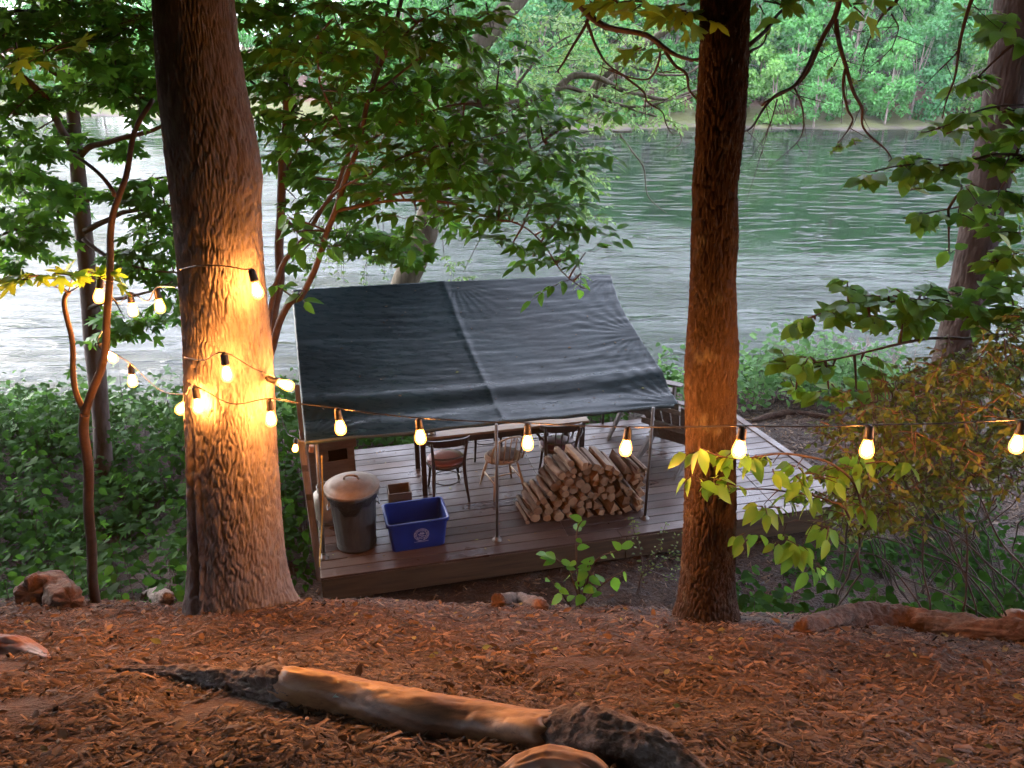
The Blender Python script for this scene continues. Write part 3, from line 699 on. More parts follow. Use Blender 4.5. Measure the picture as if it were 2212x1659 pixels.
for pts, ys, r0, r1 in (
        ([(729, 456), (839, 435), (946, 439), (1060, 464), (1143, 502), (1212, 578), (1269, 624)], [6.3, 6.25, 6.25, 6.3, 6.35, 6.4, 6.45], .014, .004),
        ([(733, 453), (870, 422), (965, 411), (1041, 380), (1098, 346), (1174, 304)], [6.3, 6.3, 6.4, 6.5, 6.6, 6.7], .012, .004),
        ([(771, 312), (847, 274), (885, 255), (984, 226), (1070, 225)], [6.35, 6.3, 6.3, 6.4, 6.5], .014, .005),
        ([(800, 210), (900, 130), (1000, 60), (1080, 20)], [6.4, 6.4, 6.5, 6.6], .012, .005), ([(760, 320), (720, 250), (690, 170), (680, 90)], [6.4, 6.2, 6.1, 6.0], .012, .005),
        ([(830, 110), (900, 50), (980, 10)], [6.4, 6.3, 6.3], .010, .004), ([(720, 420), (800, 370), (900, 330), (1010, 300), (1120, 280)], [6.3, 6.2, 6.2, 6.3, 6.4], .010, .004)):
    limb(g.t, pts, ys, r0, r1, a_base, 6, 6, lim)
lim += tr[8:]
for x, y, Y_, rx, rz, n in (
        (1255, 590, 6.45, .16, .16, 28), (1215, 560, 6.4, .18, .14, 30), (1265, 545, 6.5, .14, .10, 24), (1170, 500, 6.35, .2, .10, 30), (1110, 470, 6.3, .2, .10, 32), (1210, 470, 6.5, .2, .12, 36), (1080, 430, 6.4, .22, .10, 34), (1150, 440, 6.5, .2, .10, 30),
        (1030, 470, 6.25, .16, .12, 24), (970, 460, 6.2, .18, .10, 26), (900, 455, 6.2, .2, .10, 26), (1100, 540, 6.3, .12, .08, 16), (1150, 555, 6.35, .13, .08, 18), (940, 400, 6.3, .26, .12, 40), (860, 410, 6.2, .26, .12, 36), (1020, 390, 6.4, .26, .12, 40), (1110, 370, 6.6, .26, .12, 42), (1190, 330, 6.7, .26, .14, 44), (1240, 350, 6.7, .16, .12, 26), (1180, 390, 6.6, .2, .1, 30),
        (1140, 300, 6.6, .26, .14, 44), (1220, 270, 6.8, .24, .12, 36), (1270, 250, 6.9, .14, .12, 22), (1060, 310, 6.4, .3, .14, 48), (970, 330, 6.3, .3, .14, 48), (880, 340, 6.2, .3, .14, 44), (800, 350, 6.2, .26, .14, 36), (1160, 240, 6.7, .22, .12, 34), (1090, 230, 6.5, .28, .14, 44), (1000, 260, 6.4, .3, .14, 48), (900, 270, 6.3, .3, .14, 46), (820, 280, 6.2, .26, .14, 36),
        (1030, 170, 6.5, .28, .14, 44), (940, 200, 6.4, .3, .14, 46), (860, 190, 6.3, .28, .14, 40), (1080, 130, 6.6, .22, .14, 34), (990, 110, 6.5, .28, .14, 44), (900, 110, 6.3, .3, .16, 46), (810, 120, 6.2, .28, .16, 40), (1060, 60, 6.6, .22, .14, 36), (970, 40, 6.4, .28, .16, 44), (880, 30, 6.3, .3, .16, 46), (790, 40, 6.2, .3, .16, 44), (1050, 5, 6.6, .2, .14, 30), (740, 200, 6.0, .24, .14, 30), (700, 120, 6.0, .26, .16, 34), (720, 40, 5.9, .28, .16, 40), (690, 290, 6.1, .22, .12, 24), (740, 300, 6.2, .2, .1, 20)):
    g.spray(aty(x, y, Y_), rx * 1.12, rz, int(n * 1.8), .125, lim, 'pin', .4, rx)
# broad simple leaves close to the lights, low on the stems
for x, y, Y_, rx, n in ((640, 500, 6.1, .25, 16), (680, 530, 6.1, .2, 12), (620, 470, 6.1, .2, 12), (650, 630, 6.2, .12, 6), (600, 620, 6.2, .1, 5), (1000, 350, 6.1, .15, 8), (930, 330, 6.1, .15, 8)):
    g.spray(aty(x, y, Y_), rx, .12, n, .15, lim, 'alt', .4)
g.done(T_ash, L_ash, OVAL, M_twig_red)
canopy('canopy', T_ash, a_base, (-1.6, 7.2, 7.4), 2.6, 3.2, 1.9, 8000, .32, 16)

# --- second maple behind the thick trunk
m_base = Vector(aty(555, 860, 7.6)); m_base.z = float(gz(m_base.x, m_base.y)) - .1
T_map = empty('red_stemmed_maple', m_base, 0, 'maple with a red brown stem standing close behind the thick furrowed tree', 'tree')
t = MB(); tr = []
limb(t, [(570, 800), (588, 710), (600, 624), (607, 418), (613, 300), (619, 190), (621, 60), (622, -60)], [7.6, 7.6, 7.6, 7.6, 7.6, 7.6, 7.7, 7.7], .052, .026, m_base, 7, 10, tr)
t.tube([Vector((0, 0, 0)), aty(570, 800, 7.6) - m_base], [.07, .055], 10); t.build('trunk', M_twig_red, T_map)
g = Grow(m_base, 4); lim = []
for pts, ys, r0, r1 in (([(617, 215), (560, 190), (525, 165)], [7.6, 7.5, 7.4], .016, .008), ([(605, 395), (680, 385), (760, 395), (850, 400)], [7.6, 7.6, 7.7, 7.8], .016, .006), ([(610, 330), (560, 345), (520, 350)], 7.6, .014, .006), ([(608, 470), (680, 520), (760, 530), (850, 520)], [7.6, 7.9, 8.3, 8.6], .018, .006),
        ([(619, 110), (700, 70), (790, 80)], [7.6, 7.8, 8.0], .014, .006), ([(615, 250), (690, 200), (780, 190), (880, 210)], [7.6, 7.9, 8.2, 8.5], .014, .006), ([(620, 50), (560, 30), (500, 40)], 7.6, .012, .006), ([(608, 400), (640, 330), (690, 260)], [7.6, 7.7, 7.8], .014, .006)):
    limb(g.t, pts, ys, r0, r1, m_base, 6, 6, lim)
for x, y, Y_, rx, rz, n in ((550, 30, 7.4, .5, .2, 46), (640, 25, 7.4, .5, .2, 46), (720, 30, 8, .5, .2, 46), (570, 100, 7.3, .45, .2, 42), (660, 100, 7.5, .45, .2, 44), (740, 110, 8, .5, .2, 50), (830, 100, 8.2, .5, .2, 50), (560, 160, 7.3, .4, .16, 36), (640, 180, 7.4, .4, .18, 40), (720, 190, 8, .45, .18, 46), (800, 190, 8.2, .5, .18, 46), (890, 170, 8.4, .5, .2, 46), (960, 150, 8.4, .5, .2, 46),
        (660, 250, 7.6, .35, .16, 34), (740, 260, 8, .4, .18, 40), (830, 250, 8.3, .5, .2, 48), (920, 260, 8.5, .5, .2, 48), (560, 240, 7.6, .25, .14, 16), (640, 300, 7.6, .3, .15, 28), (700, 330, 7.8, .35, .15, 36), (570, 350, 7.6, .2, .12, 16), (660, 380, 7.7, .35, .15, 34), (740, 390, 8, .4, .16, 40), (810, 400, 8.2, .4, .16, 40), (890, 380, 8.4, .45, .18, 44), (980, 380, 8.6, .4, .16, 36), (640, 430, 7.7, .25, .12, 22), (700, 440, 7.9, .3, .12, 26), (770, 450, 8.2, .3, .12, 26),
        (760, 500, 8.3, .4, .16, 44), (820, 520, 8.4, .4, .15, 44), (880, 510, 8.5, .35, .14, 36), (850, 555, 8.6, .3, .12, 30), (905, 545, 8.6, .25, .12, 24), (790, 545, 8.4, .3, .12, 28), (730, 520, 8.2, .3, .14, 26), (950, 470, 8.6, .3, .15, 28), (880, 570, 8.6, .16, .08, 12), (640, 560, 7.9, .2, .14, 10)):
    g.spray(aty(x, y, Y_), rx, rz, int(n * 1.7), .135, lim, 'maple', .45, rx)
g.done(T_map, L_maple, MAPLE, M_twig_red)
canopy('canopy', T_map, m_base, (-3.0, 11.4, 7.6), 2.8, 3.2, 1.8, 10000, .32, 17)  # unseen forward crown, added to darken the reflection on the tarp's left half

# --- old tree leaning over the river with pale fine leaves
v_base = aty(822, 770, 14.0); v_base.z = float(gz(v_base.x, 14.0)) - .3
T_riv = empty('river_tree', v_base, 0, 'mottled old tree leaning over the river behind the tarp, fine pale leaves', 'tree')
t = MB(); tr = []
limb(t, [(840, 720), (872, 620), (905, 540), (932, 450), (955, 350), (975, 250), (1005, 160), (1050, 75), (1100, 20), (1150, -50)], [14, 14, 14, 14.1, 14.2, 14.3, 14.4, 14.6, 14.8, 15], .24, .15, v_base, 8, 18, tr)
t.tube([Vector((0, 0, 0)), aty(840, 720, 14) - v_base], [.3, .25], 14)
o = t.build('trunk', M_bark_river, T_riv)
g = Grow(v_base, 6); lim = []
for pts, ys, r0, r1 in (
        ([(985, 215), (1080, 225), (1150, 215), (1200, 195), (1240, 165), (1290, 168), (1335, 190), (1400, 210), (1450, 215), (1520, 190)], [14.3, 14.3, 14.3, 14.4, 14.5, 14.6, 14.6, 14.8, 15, 15.2], .085, .02),
        ([(945, 390), (1010, 345), (1070, 350), (1085, 385), (1110, 408), (1165, 412)], [14.1, 13.9, 13.8, 13.8, 13.7, 13.6], .10, .04),
        ([(1160, 210), (1220, 190), (1270, 200), (1330, 225), (1380, 230), (1430, 222), (1500, 205)], [14.3, 14.4, 14.5, 14.6, 14.7, 14.8, 15], .04, .012),
        ([(1350, 130), (1400, 155), (1450, 160), (1490, 155), (1540, 120)], [14.8, 14.9, 15, 15, 15.2], .03, .012), ([(1265, 220), (1300, 165), (1350, 130), (1430, 70), (1480, 40)], [15, 15.1, 15.2, 15.3, 15.4], .09, .05),
        ([(1395, 85), (1340, 150), (1300, 190)], [15.6, 15.4, 15.2], .05, .06), ([(1345, 230), (1420, 250), (1460, 275), (1470, 310), (1440, 330)], [14.8, 15, 15, 15, 15], .02, .006),
        ([(1100, 215), (1150, 140), (1210, 90), (1290, 60)], [14.3, 14.4, 14.6, 14.8], .03, .01), ([(1365, 285), (1300, 285), (1240, 288)], 14.8, .014, .008), ([(1340, 290), (1360, 320), (1390, 360), (1400, 420), (1440, 460)], [14.4, 14.3, 14.2, 14.2, 14.2], .02, .006),
        ([(1070, 350), (1120, 300), (1180, 285), (1240, 300)], [13.8, 14, 14.2, 14.4], .025, .008)):
    limb(g.t, pts, ys, r0, r1, v_base, 6, 8, lim)
for x, y, Y_, rx, rz, n in ((1120, 60, 14.4, .8, .4, 100), (1200, 50, 14.6, .8, .4, 110), (1280, 40, 14.8, .8, .4, 110), (1360, 60, 15, .8, .4, 90), (1440, 50, 15, .6, .3, 60), (1150, 130, 14.4, .8, .35, 120), (1240, 120, 14.6, .8, .35, 120), (1330, 130, 14.8, .8, .35, 110), (1420, 120, 15, .7, .3, 80),
        (1090, 180, 14.3, .7, .3, 90), (1190, 180, 14.5, .7, .3, 90), (1290, 200, 14.6, .8, .3, 110), (1380, 190, 14.8, .7, .3, 90), (1460, 200, 15, .5, .25, 50), (1260, 240, 14.6, .7, .3, 100), (1350, 250, 14.8, .7, .3, 90), (1190, 250, 14.4, .6, .3, 80), (1430, 260, 15, .5, .2, 50), (1280, 285, 14.8, .5, .15, 50),
        (1220, 340, 14.2, .6, .4, 110), (1260, 390, 14.0, .6, .4, 110), (1210, 430, 13.8, .6, .3, 100), (1270, 450, 13.8, .5, .3, 80), (1150, 380, 13.8, .5, .25, 60), (1140, 440, 13.6, .5, .2, 60), (1100, 330, 13.9, .5, .25, 60), (960, 560, 13.4, .5, .2, 30), (1000, 590, 13.4, .3, .2, 20), (1270, 330, 14.4, .4, .3, 50), (1050, 260, 14.2, .6, .3, 70)):
    g.spray(aty(x, y, Y_), rx, rz, int(n * 1.5), .10, lim, 'alt', .6, rx, .012)
g.done(T_riv, L_lime, SMALL, M_bark_river)
# trailing thin creepers hanging in front of the water, left of that trunk
T_vine = empty('hanging_creeper', aty(740, 610, 11), 0, 'thin trailing creeper with small pale leaves beside the mottled river trunk', 'creeper')
g = Grow(T_vine.location, 8)
for q in range(22):
    x = random.uniform(690, 830); y0 = random.uniform(430, 520); y1 = random.uniform(560, 625); Y_ = random.uniform(10.6, 11.5)
    K = g.twig(aty(x, y0, Y_), aty(x + random.uniform(-40, 40), y1, Y_), random.uniform(-.1, .1), .005, 8, 4)
    for p in K[3:]:
        for _ in range(2): g.leaf(p, (random.gauss(0, 1), random.gauss(0, 1), -.4), (random.gauss(0, .5), -.3, 1), random.uniform(.05, .09))
g.done(T_vine, L_lime, SMALL, M_twig, 'foliage')

# --- bare hanging branches of the straight tree, with a few big maple leaves near the top
g = Grow(red_base, 9); lim = []
z8 = lambda pts: [((3000 + x / 1.843) / 1.823, y / 3.36) for x, y in pts]
z7 = lambda pts: [((2200 + x / 1.843) / 1.823, y / 3.36) for x, y in pts]
for pts, ys, r0, r1 in (
        (z7([(60, -90), (110, 0), (200, 100), (330, 190), (450, 235), (620, 270), (760, 350), (870, 400), (1020, 430)]), [4.6, 4.5, 4.4, 4.3, 4.2, 4.1, 4.05, 4, 3.9], .020, .007),
        (z7([(200, 110), (190, 160), (100, 320), (50, 440), (0, 530)]), 4.4, .010, .005), (z7([(195, 150), (270, 320), (360, 460), (470, 540)]), [4.4, 4.4, 4.3, 4.3], .009, .003),
        (z7([(690, 310), (715, 400), (640, 540), (480, 545), (300, 470)]), [4.1, 4.2, 4.3, 4.4, 4.5], .007, .003), (z7([(750, 340), (850, 470), (940, 540), (960, 650), (1005, 720)]), 4.05, .009, .005), (z7([(470, 545), (600, 650), (640, 740), (760, 820), (800, 910), (840, 980)]), 4.4, .006, .002),
        (z7([(1380, 330), (1530, 190), (1640, 90), (1720, 60)]), [3.5, 3.6, 3.7, 3.8], .009, .005), (z7([(1380, 385), (1480, 320), (1530, 200)]), [3.5, 3.6, 3.65], .006, .003), (z7([(1325, 970), (1380, 930), (1460, 800), (1560, 705), (1700, 630), (1800, 480), (1850, 370)]), [3.7, 3.75, 3.8, 3.85, 3.9, 3.95, 4], .004, .009),
        (z8([(535, -60), (535, 0), (520, 150), (440, 290), (330, 500), (230, 620), (110, 710), (0, 770)]), 4.0, .016, .005), (z8([(530, 150), (570, 330), (610, 490), (650, 680), (715, 800), (720, 930), (860, 1080), (920, 1170)]), [4, 4, 4, 4, 4.05, 4.1, 4.1, 4.1], .012, .003), (z8([(610, 500), (575, 650), (600, 800), (640, 890), (550, 1040)]), 4.0, .008, .003),
        (z8([(960, -40), (920, 10), (850, 100), (800, 260), (740, 450)]), 4.1, .009, .002), (z8([(940, 100), (990, 200), (950, 380)]), 4.1, .004, .002), (z8([(1530, -50), (1510, 20), (1455, 250), (1440, 350), (1400, 580), (1340, 750), (1310, 860)]), 4.2, .011, .003), (z8([(1440, 340), (1320, 470), (1190, 610)]), 4.2, .005, .002), (z8([(230, 630), (300, 820), (300, 980), (190, 1120)]), 4.0, .005, .002), (z8([(110, 720), (70, 900), (0, 1120)]), 4.0, .004, .0015)):
    C = limb(g.t, pts, ys, r0, r1, red_base, 6, 6)
    for q in range(2, len(C) - 1, 3):
        if random.random() < .7: g.twig(C[q], C[q] + Vector((random.gauss(0, .08), random.gauss(0, .1), -abs(random.gauss(.05, .07)))), random.gauss(0, .01), .0022, 3, 4)
g.t.tube([aty(1239, -20, 4.5) - red_base, Vector((.1, .2, 4.2))], [.022, .035], 7)
for x, y, Y_, rx, n in ((1390, 15, 3.5, .14, 9), (1440, 25, 3.5, .13, 9), (1490, 20, 3.5, .10, 7), (1470, 50, 3.5, .08, 4), (1390, 100, 3.6, .06, 3), (1640, 5, 3.5, .1, 6), (1700, 0, 3.5, .09, 5), (1840, 10, 3.6, .09, 5), (1350, 10, 3.6, .1, 5), (1290, 10, 3.7, .1, 4)):
    g.spray(aty(x, y, Y_), rx, .04, n, .105, None, 'maple', .5, rx, .003)
for x, y in ((1770, 95), (1800, 140), (1810, 320), (1850, 310), (1840, 170)): g.spray(aty(x, y, 4.1), .05, .05, 12, .03, None, 'alt', .6, .05, .002)
g.done(T_red, L_elm, MAPLE, M_twig, 'foliage')

# --- low elm spreading in from the side, in front of the leaning trunk
e_base = Vector((4.0, 4.6, 0)); e_base.z = float(gz(4.0, 4.6)) - .05
T_elm = empty('young_elm', e_base, 0, 'young elm with layered toothed leaves spreading in front of the leaning trunk', 'tree')
t = MB(); tr = []
t.tube(curve_pts([(0, 0, 0), (.05, 0, 1.0), (-.02, .03, 2.1), (.05, 0, 3.2), (.1, 0, 4.2)], 6), lerp_list([.05, .02], 25), 9); t.build('trunk', M_twig, T_elm)
g = Grow(e_base, 10); lim = []
for pts, ys, r0, r1 in (
        ([(2330, 330), (2200, 330), (2100, 345), (2000, 355), (1920, 360), (1865, 368)], [4.6, 4.6, 4.6, 4.6, 4.6, 4.6], .010, .003), ([(2330, 480), (2200, 450), (2050, 450), (1950, 470)], [4.8, 4.9, 5, 5], .010, .003), ([(2330, 600), (2200, 620), (2050, 645), (1920, 655), (1800, 668), (1730, 690)], [4.6, 4.6, 4.55, 4.5, 4.5, 4.5], .012, .003),
        ([(2330, 230), (2230, 225), (2130, 235), (2050, 262), (1990, 285)], [4.7, 4.6, 4.6, 4.6, 4.6], .008, .003), ([(2330, 720), (2150, 720), (1950, 745), (1800, 780), (1690, 800)], [4.6, 4.5, 4.4, 4.4, 4.4], .012, .003), ([(2330, 560), (2230, 545), (2150, 560)], [4.2, 4.1, 4.0], .006, .003), ([(2330, 130), (2230, 120), (2170, 80), (2120, 30)], [5, 5, 5.1, 5.2], .008, .003)):
    limb(g.t, pts, ys, r0, r1, e_base, 6, 6, lim)
for x, y, Y_, rx, n in ((1890, 372, 4.6, .13, 12), (1950, 362, 4.6, .16, 16), (2020, 355, 4.6, .18, 22), (2100, 350, 4.6, .2, 26), (2180, 340, 4.6, .2, 26), (2030, 275, 4.6, .12, 10), (2090, 250, 4.6, .18, 18), (2160, 240, 4.6, .2, 24), (2210, 290, 4.6, .2, 22), (1960, 395, 4.65, .1, 8), (2080, 405, 4.8, .18, 16), (2160, 410, 4.7, .2, 22), (1990, 470, 5, .14, 14), (2070, 460, 5, .18, 18), (2150, 470, 4.9, .2, 22), (2210, 430, 4.7, .2, 20),
        (1760, 690, 4.5, .12, 12), (1800, 665, 4.5, .16, 18), (1850, 645, 4.5, .2, 26), (1920, 640, 4.5, .22, 30), (1990, 635, 4.55, .22, 30), (2060, 640, 4.6, .22, 28), (2130, 625, 4.6, .2, 24), (2190, 600, 4.6, .2, 24), (1880, 690, 4.4, .18, 20), (1950, 700, 4.4, .18, 20), (2020, 690, 4.5, .2, 22), (1830, 610, 4.6, .1, 8), (2190, 660, 4.5, .2, 22), (2110, 690, 4.5, .2, 22),
        (1710, 790, 4.4, .12, 14), (1750, 770, 4.4, .15, 18), (1800, 790, 4.4, .16, 20), (1860, 780, 4.4, .15, 16), (1720, 840, 4.4, .1, 10), (1790, 840, 4.4, .14, 14), (1850, 850, 4.4, .12, 12), (2170, 70, 5.1, .25, 36), (2130, 40, 5.2, .2, 26), (2110, 170, 5.1, .16, 18), (2150, 560, 4.0, .1, 8), (2200, 545, 4.0, .14, 14), (2210, 500, 4.4, .18, 16), (2050, 545, 5, .05, 5)):
    g.spray(aty(x, y, Y_), rx, .07, int(n * 1.5), .105, lim, 'alt', .35, rx)
g.done(T_elm, L_elm, WIDE, M_twig)

# --- hanging leafy twigs close to the string bulb in front of the brown trunk
h_base = gpt(1790, 1330); T_hang = empty('drooping_shrub', h_base, 0, 'shrub with large drooping leaves lit golden under the string beside the brown trunk', 'shrub')
g = Grow(h_base, 12); lim = []
for pts, ys, r0, r1 in (([(1795, 1330), (1850, 1180), (1860, 1080), (1800, 1000), (1700, 985), (1600, 985), (1510, 975)], [h_base.y, 3.6, 3.4, 3.3, 3.25, 3.2, 3.15], .008, .003), ([(1795, 1320), (1830, 1150), (1780, 1080), (1700, 1060), (1600, 1055), (1520, 1035)], [h_base.y, 3.5, 3.35, 3.3, 3.25, 3.2], .007, .003), ([(1860, 1100), (1900, 1000), (1990, 960)], [3.45, 3.4, 3.4], .006, .003), ([(1830, 1180), (1780, 1150), (1700, 1130)], [3.5, 3.4, 3.35], .005, .002), ([(1795, 1330), (1850, 1250), (1860, 1150), (1990, 1040), (2060, 1010)], [h_base.y, 3.7, 3.6, 3.5, 3.5], .007, .003)):
    limb(g.t, pts, ys, r0, r1, h_base, 6, 6, lim)
for x, y, Y_, rx, n in ((1510, 975, 3.15, .07, 5), (1545, 985, 3.2, .07, 5), (1600, 985, 3.18, .08, 7), (1640, 985, 3.25, .08, 6), (1500, 1030, 3.2, .06, 4), (1540, 1045, 3.2, .07, 6), (1580, 1050, 3.2, .07, 6), (1670, 1000, 3.3, .08, 7), (1720, 1010, 3.3, .09, 9), (1770, 1020, 3.35, .09, 9), (1700, 1080, 3.35, .1, 9), (1750, 1080, 3.35, .1, 10), (1650, 1090, 3.35, .1, 8), (1620, 1150, 3.35, .08, 6), (1690, 1160, 3.35, .09, 8), (1730, 1180, 3.35, .1, 9), (1760, 1220, 3.4, .08, 5), (1790, 1140, 3.35, .1, 9), (1820, 1010, 3.4, .09, 8), (1860, 980, 3.4, .08, 6), (1900, 1000, 3.4, .1, 8), (1960, 1010, 3.4, .1, 8), (1830, 1080, 3.4, .1, 8)):
    g.spray(aty(x, y, Y_), rx, .05, n, .10, lim, 'alt', .5, rx, .003)
for i in range(len(g.D)):
    d = g.D[i]; g.D[i] = (d[0], d[1], d[2] - .55)
g.done(T_hang, L_elm, OVAL, M_twig, 'foliage')

# --- honeysuckle thicket with small leaves
b_base = gpt(2040, 1320); T_hon = empty('honeysuckle_bush', b_base, 0, 'tangled bush of tiny leaves glowing amber around the string lights', 'shrub')
g = Grow(b_base, 13); lim = []
for q in range(30):
    x0 = random.uniform(1930, 2200); x1 = random.uniform(1800, 2290); y1 = random.uniform(760, 1010); Y1 = random.uniform(3.6, 5.0)
    limb(g.t, [(x0, 1330 + random.uniform(-30, 10)), (x0 * .6 + x1 * .4 + random.uniform(-40, 40), 1180), (x1 * .8 + x0 * .2, 1060), (x1, y1)], [b_base.y + .1, Y1 * .5 + b_base.y * .5 + .1, Y1, Y1 + .1], .007, .002, b_base, 5, 5, lim)
for q in range(600):
    a = random.random(); x = 1770 + 460 * a ** .75 + random.gauss(0, 15); y = random.uniform(745, 1060) + 110 * (1 - a) - 90 * a * random.random()
    if x < 1900 and y < 860: continue
    g.spray(aty(x, y, random.uniform(3.3, 4.5)), random.uniform(.06, .15), .08, random.randint(9, 18), .042, None, 'alt', .6, None, .002)
g.done(T_hon, L_gold, SMALL, M_twig_red, 'foliage')
# arching bare canes
c_base = gpt(2100, 1340); T_cane = empty('arching_canes', c_base, 0, 'bare arching brown canes bending over the log at the slope edge', 'shrub')
g = Grow(c_base, 14)
for pts in ([(2212, 1290), (2090, 1180), (1990, 1130), (1870, 1080)], [(2160, 1330), (2050, 1210), (1930, 1140), (1800, 1100)], [(2110, 1330), (2060, 1200), (1990, 1060), (1960, 990)], [(2212, 1230), (2150, 1130), (2100, 1030), (2080, 960)], [(2010, 1320), (1990, 1180), (1985, 1060), (2000, 960)], [(2080, 1320), (2085, 1180), (2070, 1050)], [(2190, 1350), (2120, 1260), (1980, 1190), (1850, 1150)], [(2140, 1340), (2000, 1270), (1900, 1230)], [(2000, 1330), (1950, 1250), (1880, 1200), (1780, 1180)]):
    C = limb(g.t, pts, [3.7, 3.75, 3.8, 3.85][:len(pts)], .006, .0025, c_base, 7, 6)
    for q in range(6, len(C), 3):
        g.twig(C[q], C[q] + Vector((random.gauss(0, .06), random.gauss(0, .06), random.gauss(.03, .05))), 0, .0018, 2, 3)
g.t.build('stem', M_twig_red, T_cane)

# ---------------------------------------------------------------- deck
A = atz(701, 1244, 0); B = atz(1856, 1083, 0); Cc = atz(1560, 877, 0)
u = (B - A).normalized(); v = Vector((-u.y, u.x, 0)); ANG = math.atan2(u.y, u.x)
UP = Vector((0, 0, 1)); Rz = Matrix.Rotation(ANG, 3, 'Z')
def dk(a, b, z=0): return A + u * a + v * b + UP * z
def uv(p): d = Vector(p) - A; return d.dot(u), d.dot(v)
LEN = uv(B)[0]; cu, cv = uv(Cc); DEEP = cv
M_deck = noisy('deck_board', [(0.024, 0.014, 0.011), (0.044, 0.025, 0.020), (0.063, 0.039, 0.030)], 5, (.35, 9, 9), rough=.5, bmp=.35, bdist=.004, island=.35, spec=.38)
def deck_wet():
    nt = M_deck.node_tree; b = nt.nodes['Principled BSDF']
    n = N(nt, 'ShaderNodeTexNoise', Scale=1.1, Detail=4); nt.links.new(coords(nt, (1, 1.6, 1)), n.inputs['Vector'])
    r_ = ramp(nt, n.outputs[0], [(.40, (.62, .62, .62)), (.62, (.24, .24, .24))]); nt.links.new(r_, b.inputs['Roughness'])
deck_wet()
M_fascia = noisy('fascia_timber', [(0.023, 0.014, 0.008), (0.049, 0.031, 0.016), (0.072, 0.047, 0.026)], 4, (.5, 6, 6), rough=.7, bmp=.3, bdist=.004)
M_dark = noisy('dark_frame', [(.012, .01, .009), (.03, .024, .02)], 6, rough=.6, bmp=.1)
T_deck = empty('wooden_deck', A, ANG, 'weathered grey plank deck under the tarp, facing the river', 'deck')
mb = MB(); bw = .138; gap = .007; nb = int(DEEP / (bw + gap))
for k in range(nb):
    v0 = k * (bw + gap) - .03; vm = v0 + bw / 2
    end = LEN + (cu - LEN) * vm / DEEP
    cuts = [-.04] + sorted({round(c_, 2) for c_ in ([2.55 + .0 * k, 5.0] if k else [3.1])}) + [end]
    cuts = [c_ for c_ in cuts if c_ <= end]
    for a, b in zip(cuts[:-1], cuts[1:]):
        if b - a > .05: mb.box(((a + b) / 2, vm, -.014 + random.uniform(-.0015, .0015)), (b - a - .004, bw, .028), None, 0, .004)
mb.build('decking', M_deck, T_deck)
mb = MB(); mb.box((LEN * .262, -.012, -.16), (LEN * .53, .038, .26), None, 0, .004); mb.box((LEN * .262 + LEN * .494, -.012, -.16), (LEN * .455, .038, .26), None, 0, .004); mb.build('fascia', M_fascia, T_deck)
mb = MB(); mb.box((-.02, DEEP * .5, -.16), (.038, DEEP - .06, .25), None, 0, .004); mb.build('side_fascia', M_fascia, T_deck)
mb = MB(); p0 = Vector((LEN, .03, -.15)); p1 = Vector((cu, DEEP, -.15)); mb.bar(p0, p1, .038, .24, (0, 0, 1)); mb.build('end_fascia', M_fascia, T_deck)
mb = MB(); d = p1 - p0
mb.bar(p0 + Vector((-.02, .0, .155)), p1 + Vector((-.03, 0, .155)), .10, .022); mb.build('edge_board', M_deck, T_deck)
for a in (.4, 2.6, 4.6, 5.6):
    mb = MB(); mb.box((a, .12, -.5), (.12, .12, .62), None, 0, .005); mb.build('support_post', M_fascia, T_deck)
mb = MB()
for a in np.arange(.25, LEN - .2, .6): mb.box((a, DEEP * .45, -.13), (.04, DEEP * .82, .19))
mb.build('joist', M_dark, T_deck)

# ---------------------------------------------------------------- tarp shelter
M_tarp, nt, b = new_mat('tarp_sheet')
b.inputs['Base Color'].default_value = (.012, .022, .026, 1); b.inputs['Specular IOR Level'].default_value = .13
wv = N(nt, 'ShaderNodeTexNoise', Scale=6, Detail=5, Roughness=.6); nt.links.new(coords(nt, (1, 3.2, 3.2)), wv.inputs['Vector'])
wr = ramp(nt, wv.outputs[0], [(.3, (.22, .22, .22)), (.7, (.36, .36, .36))]); nt.links.new(wr, b.inputs['Roughness'])
bump(nt, b, wv.outputs[0], .22, .008)
cn = N(nt, 'ShaderNodeTexNoise', Scale=1.2, Detail=4); nt.links.new(coords(nt), cn.inputs['Vector'])
nt.links.new(ramp(nt, cn.outputs[0], [(.35, (.006, .013, .016)), (.65, (.012, .024, .029))]), b.inputs['Base Color'])
M_pole = noisy('galvanised_pole', [(.06, .055, .05), (.12, .11, .105)], 12, rough=.5, bmp=.15, bdist=.002, metal=.5)
M_edge = noisy('tarp_hem', [(.02, .035, .04), (.035, .055, .06)], 5, rough=.4, bmp=.2)
HLo = aty(661, 952, 7.05); HRo = aty(1465, 872, 7.93); HL = aty(632, 625, 9.45); HR = aty(1318, 592, 10.1)
T_tarp = empty('tarp_shelter', A, 0, 'dark blue green tarp pitched on thin metal poles above the table', 'shelter')
nu, nv = 260, 150
gu, gv = np.meshgrid(np.linspace(0, 1, nu), np.linspace(0, 1, nv))
c4 = [np.array(list(p)) for p in (HLo, HRo, HL, HR)]
P = ((1 - gu) * (1 - gv))[..., None] * c4[0] + (gu * (1 - gv))[..., None] * c4[1] + ((1 - gu) * gv)[..., None] * c4[2] + (gu * gv)[..., None] * c4[3]
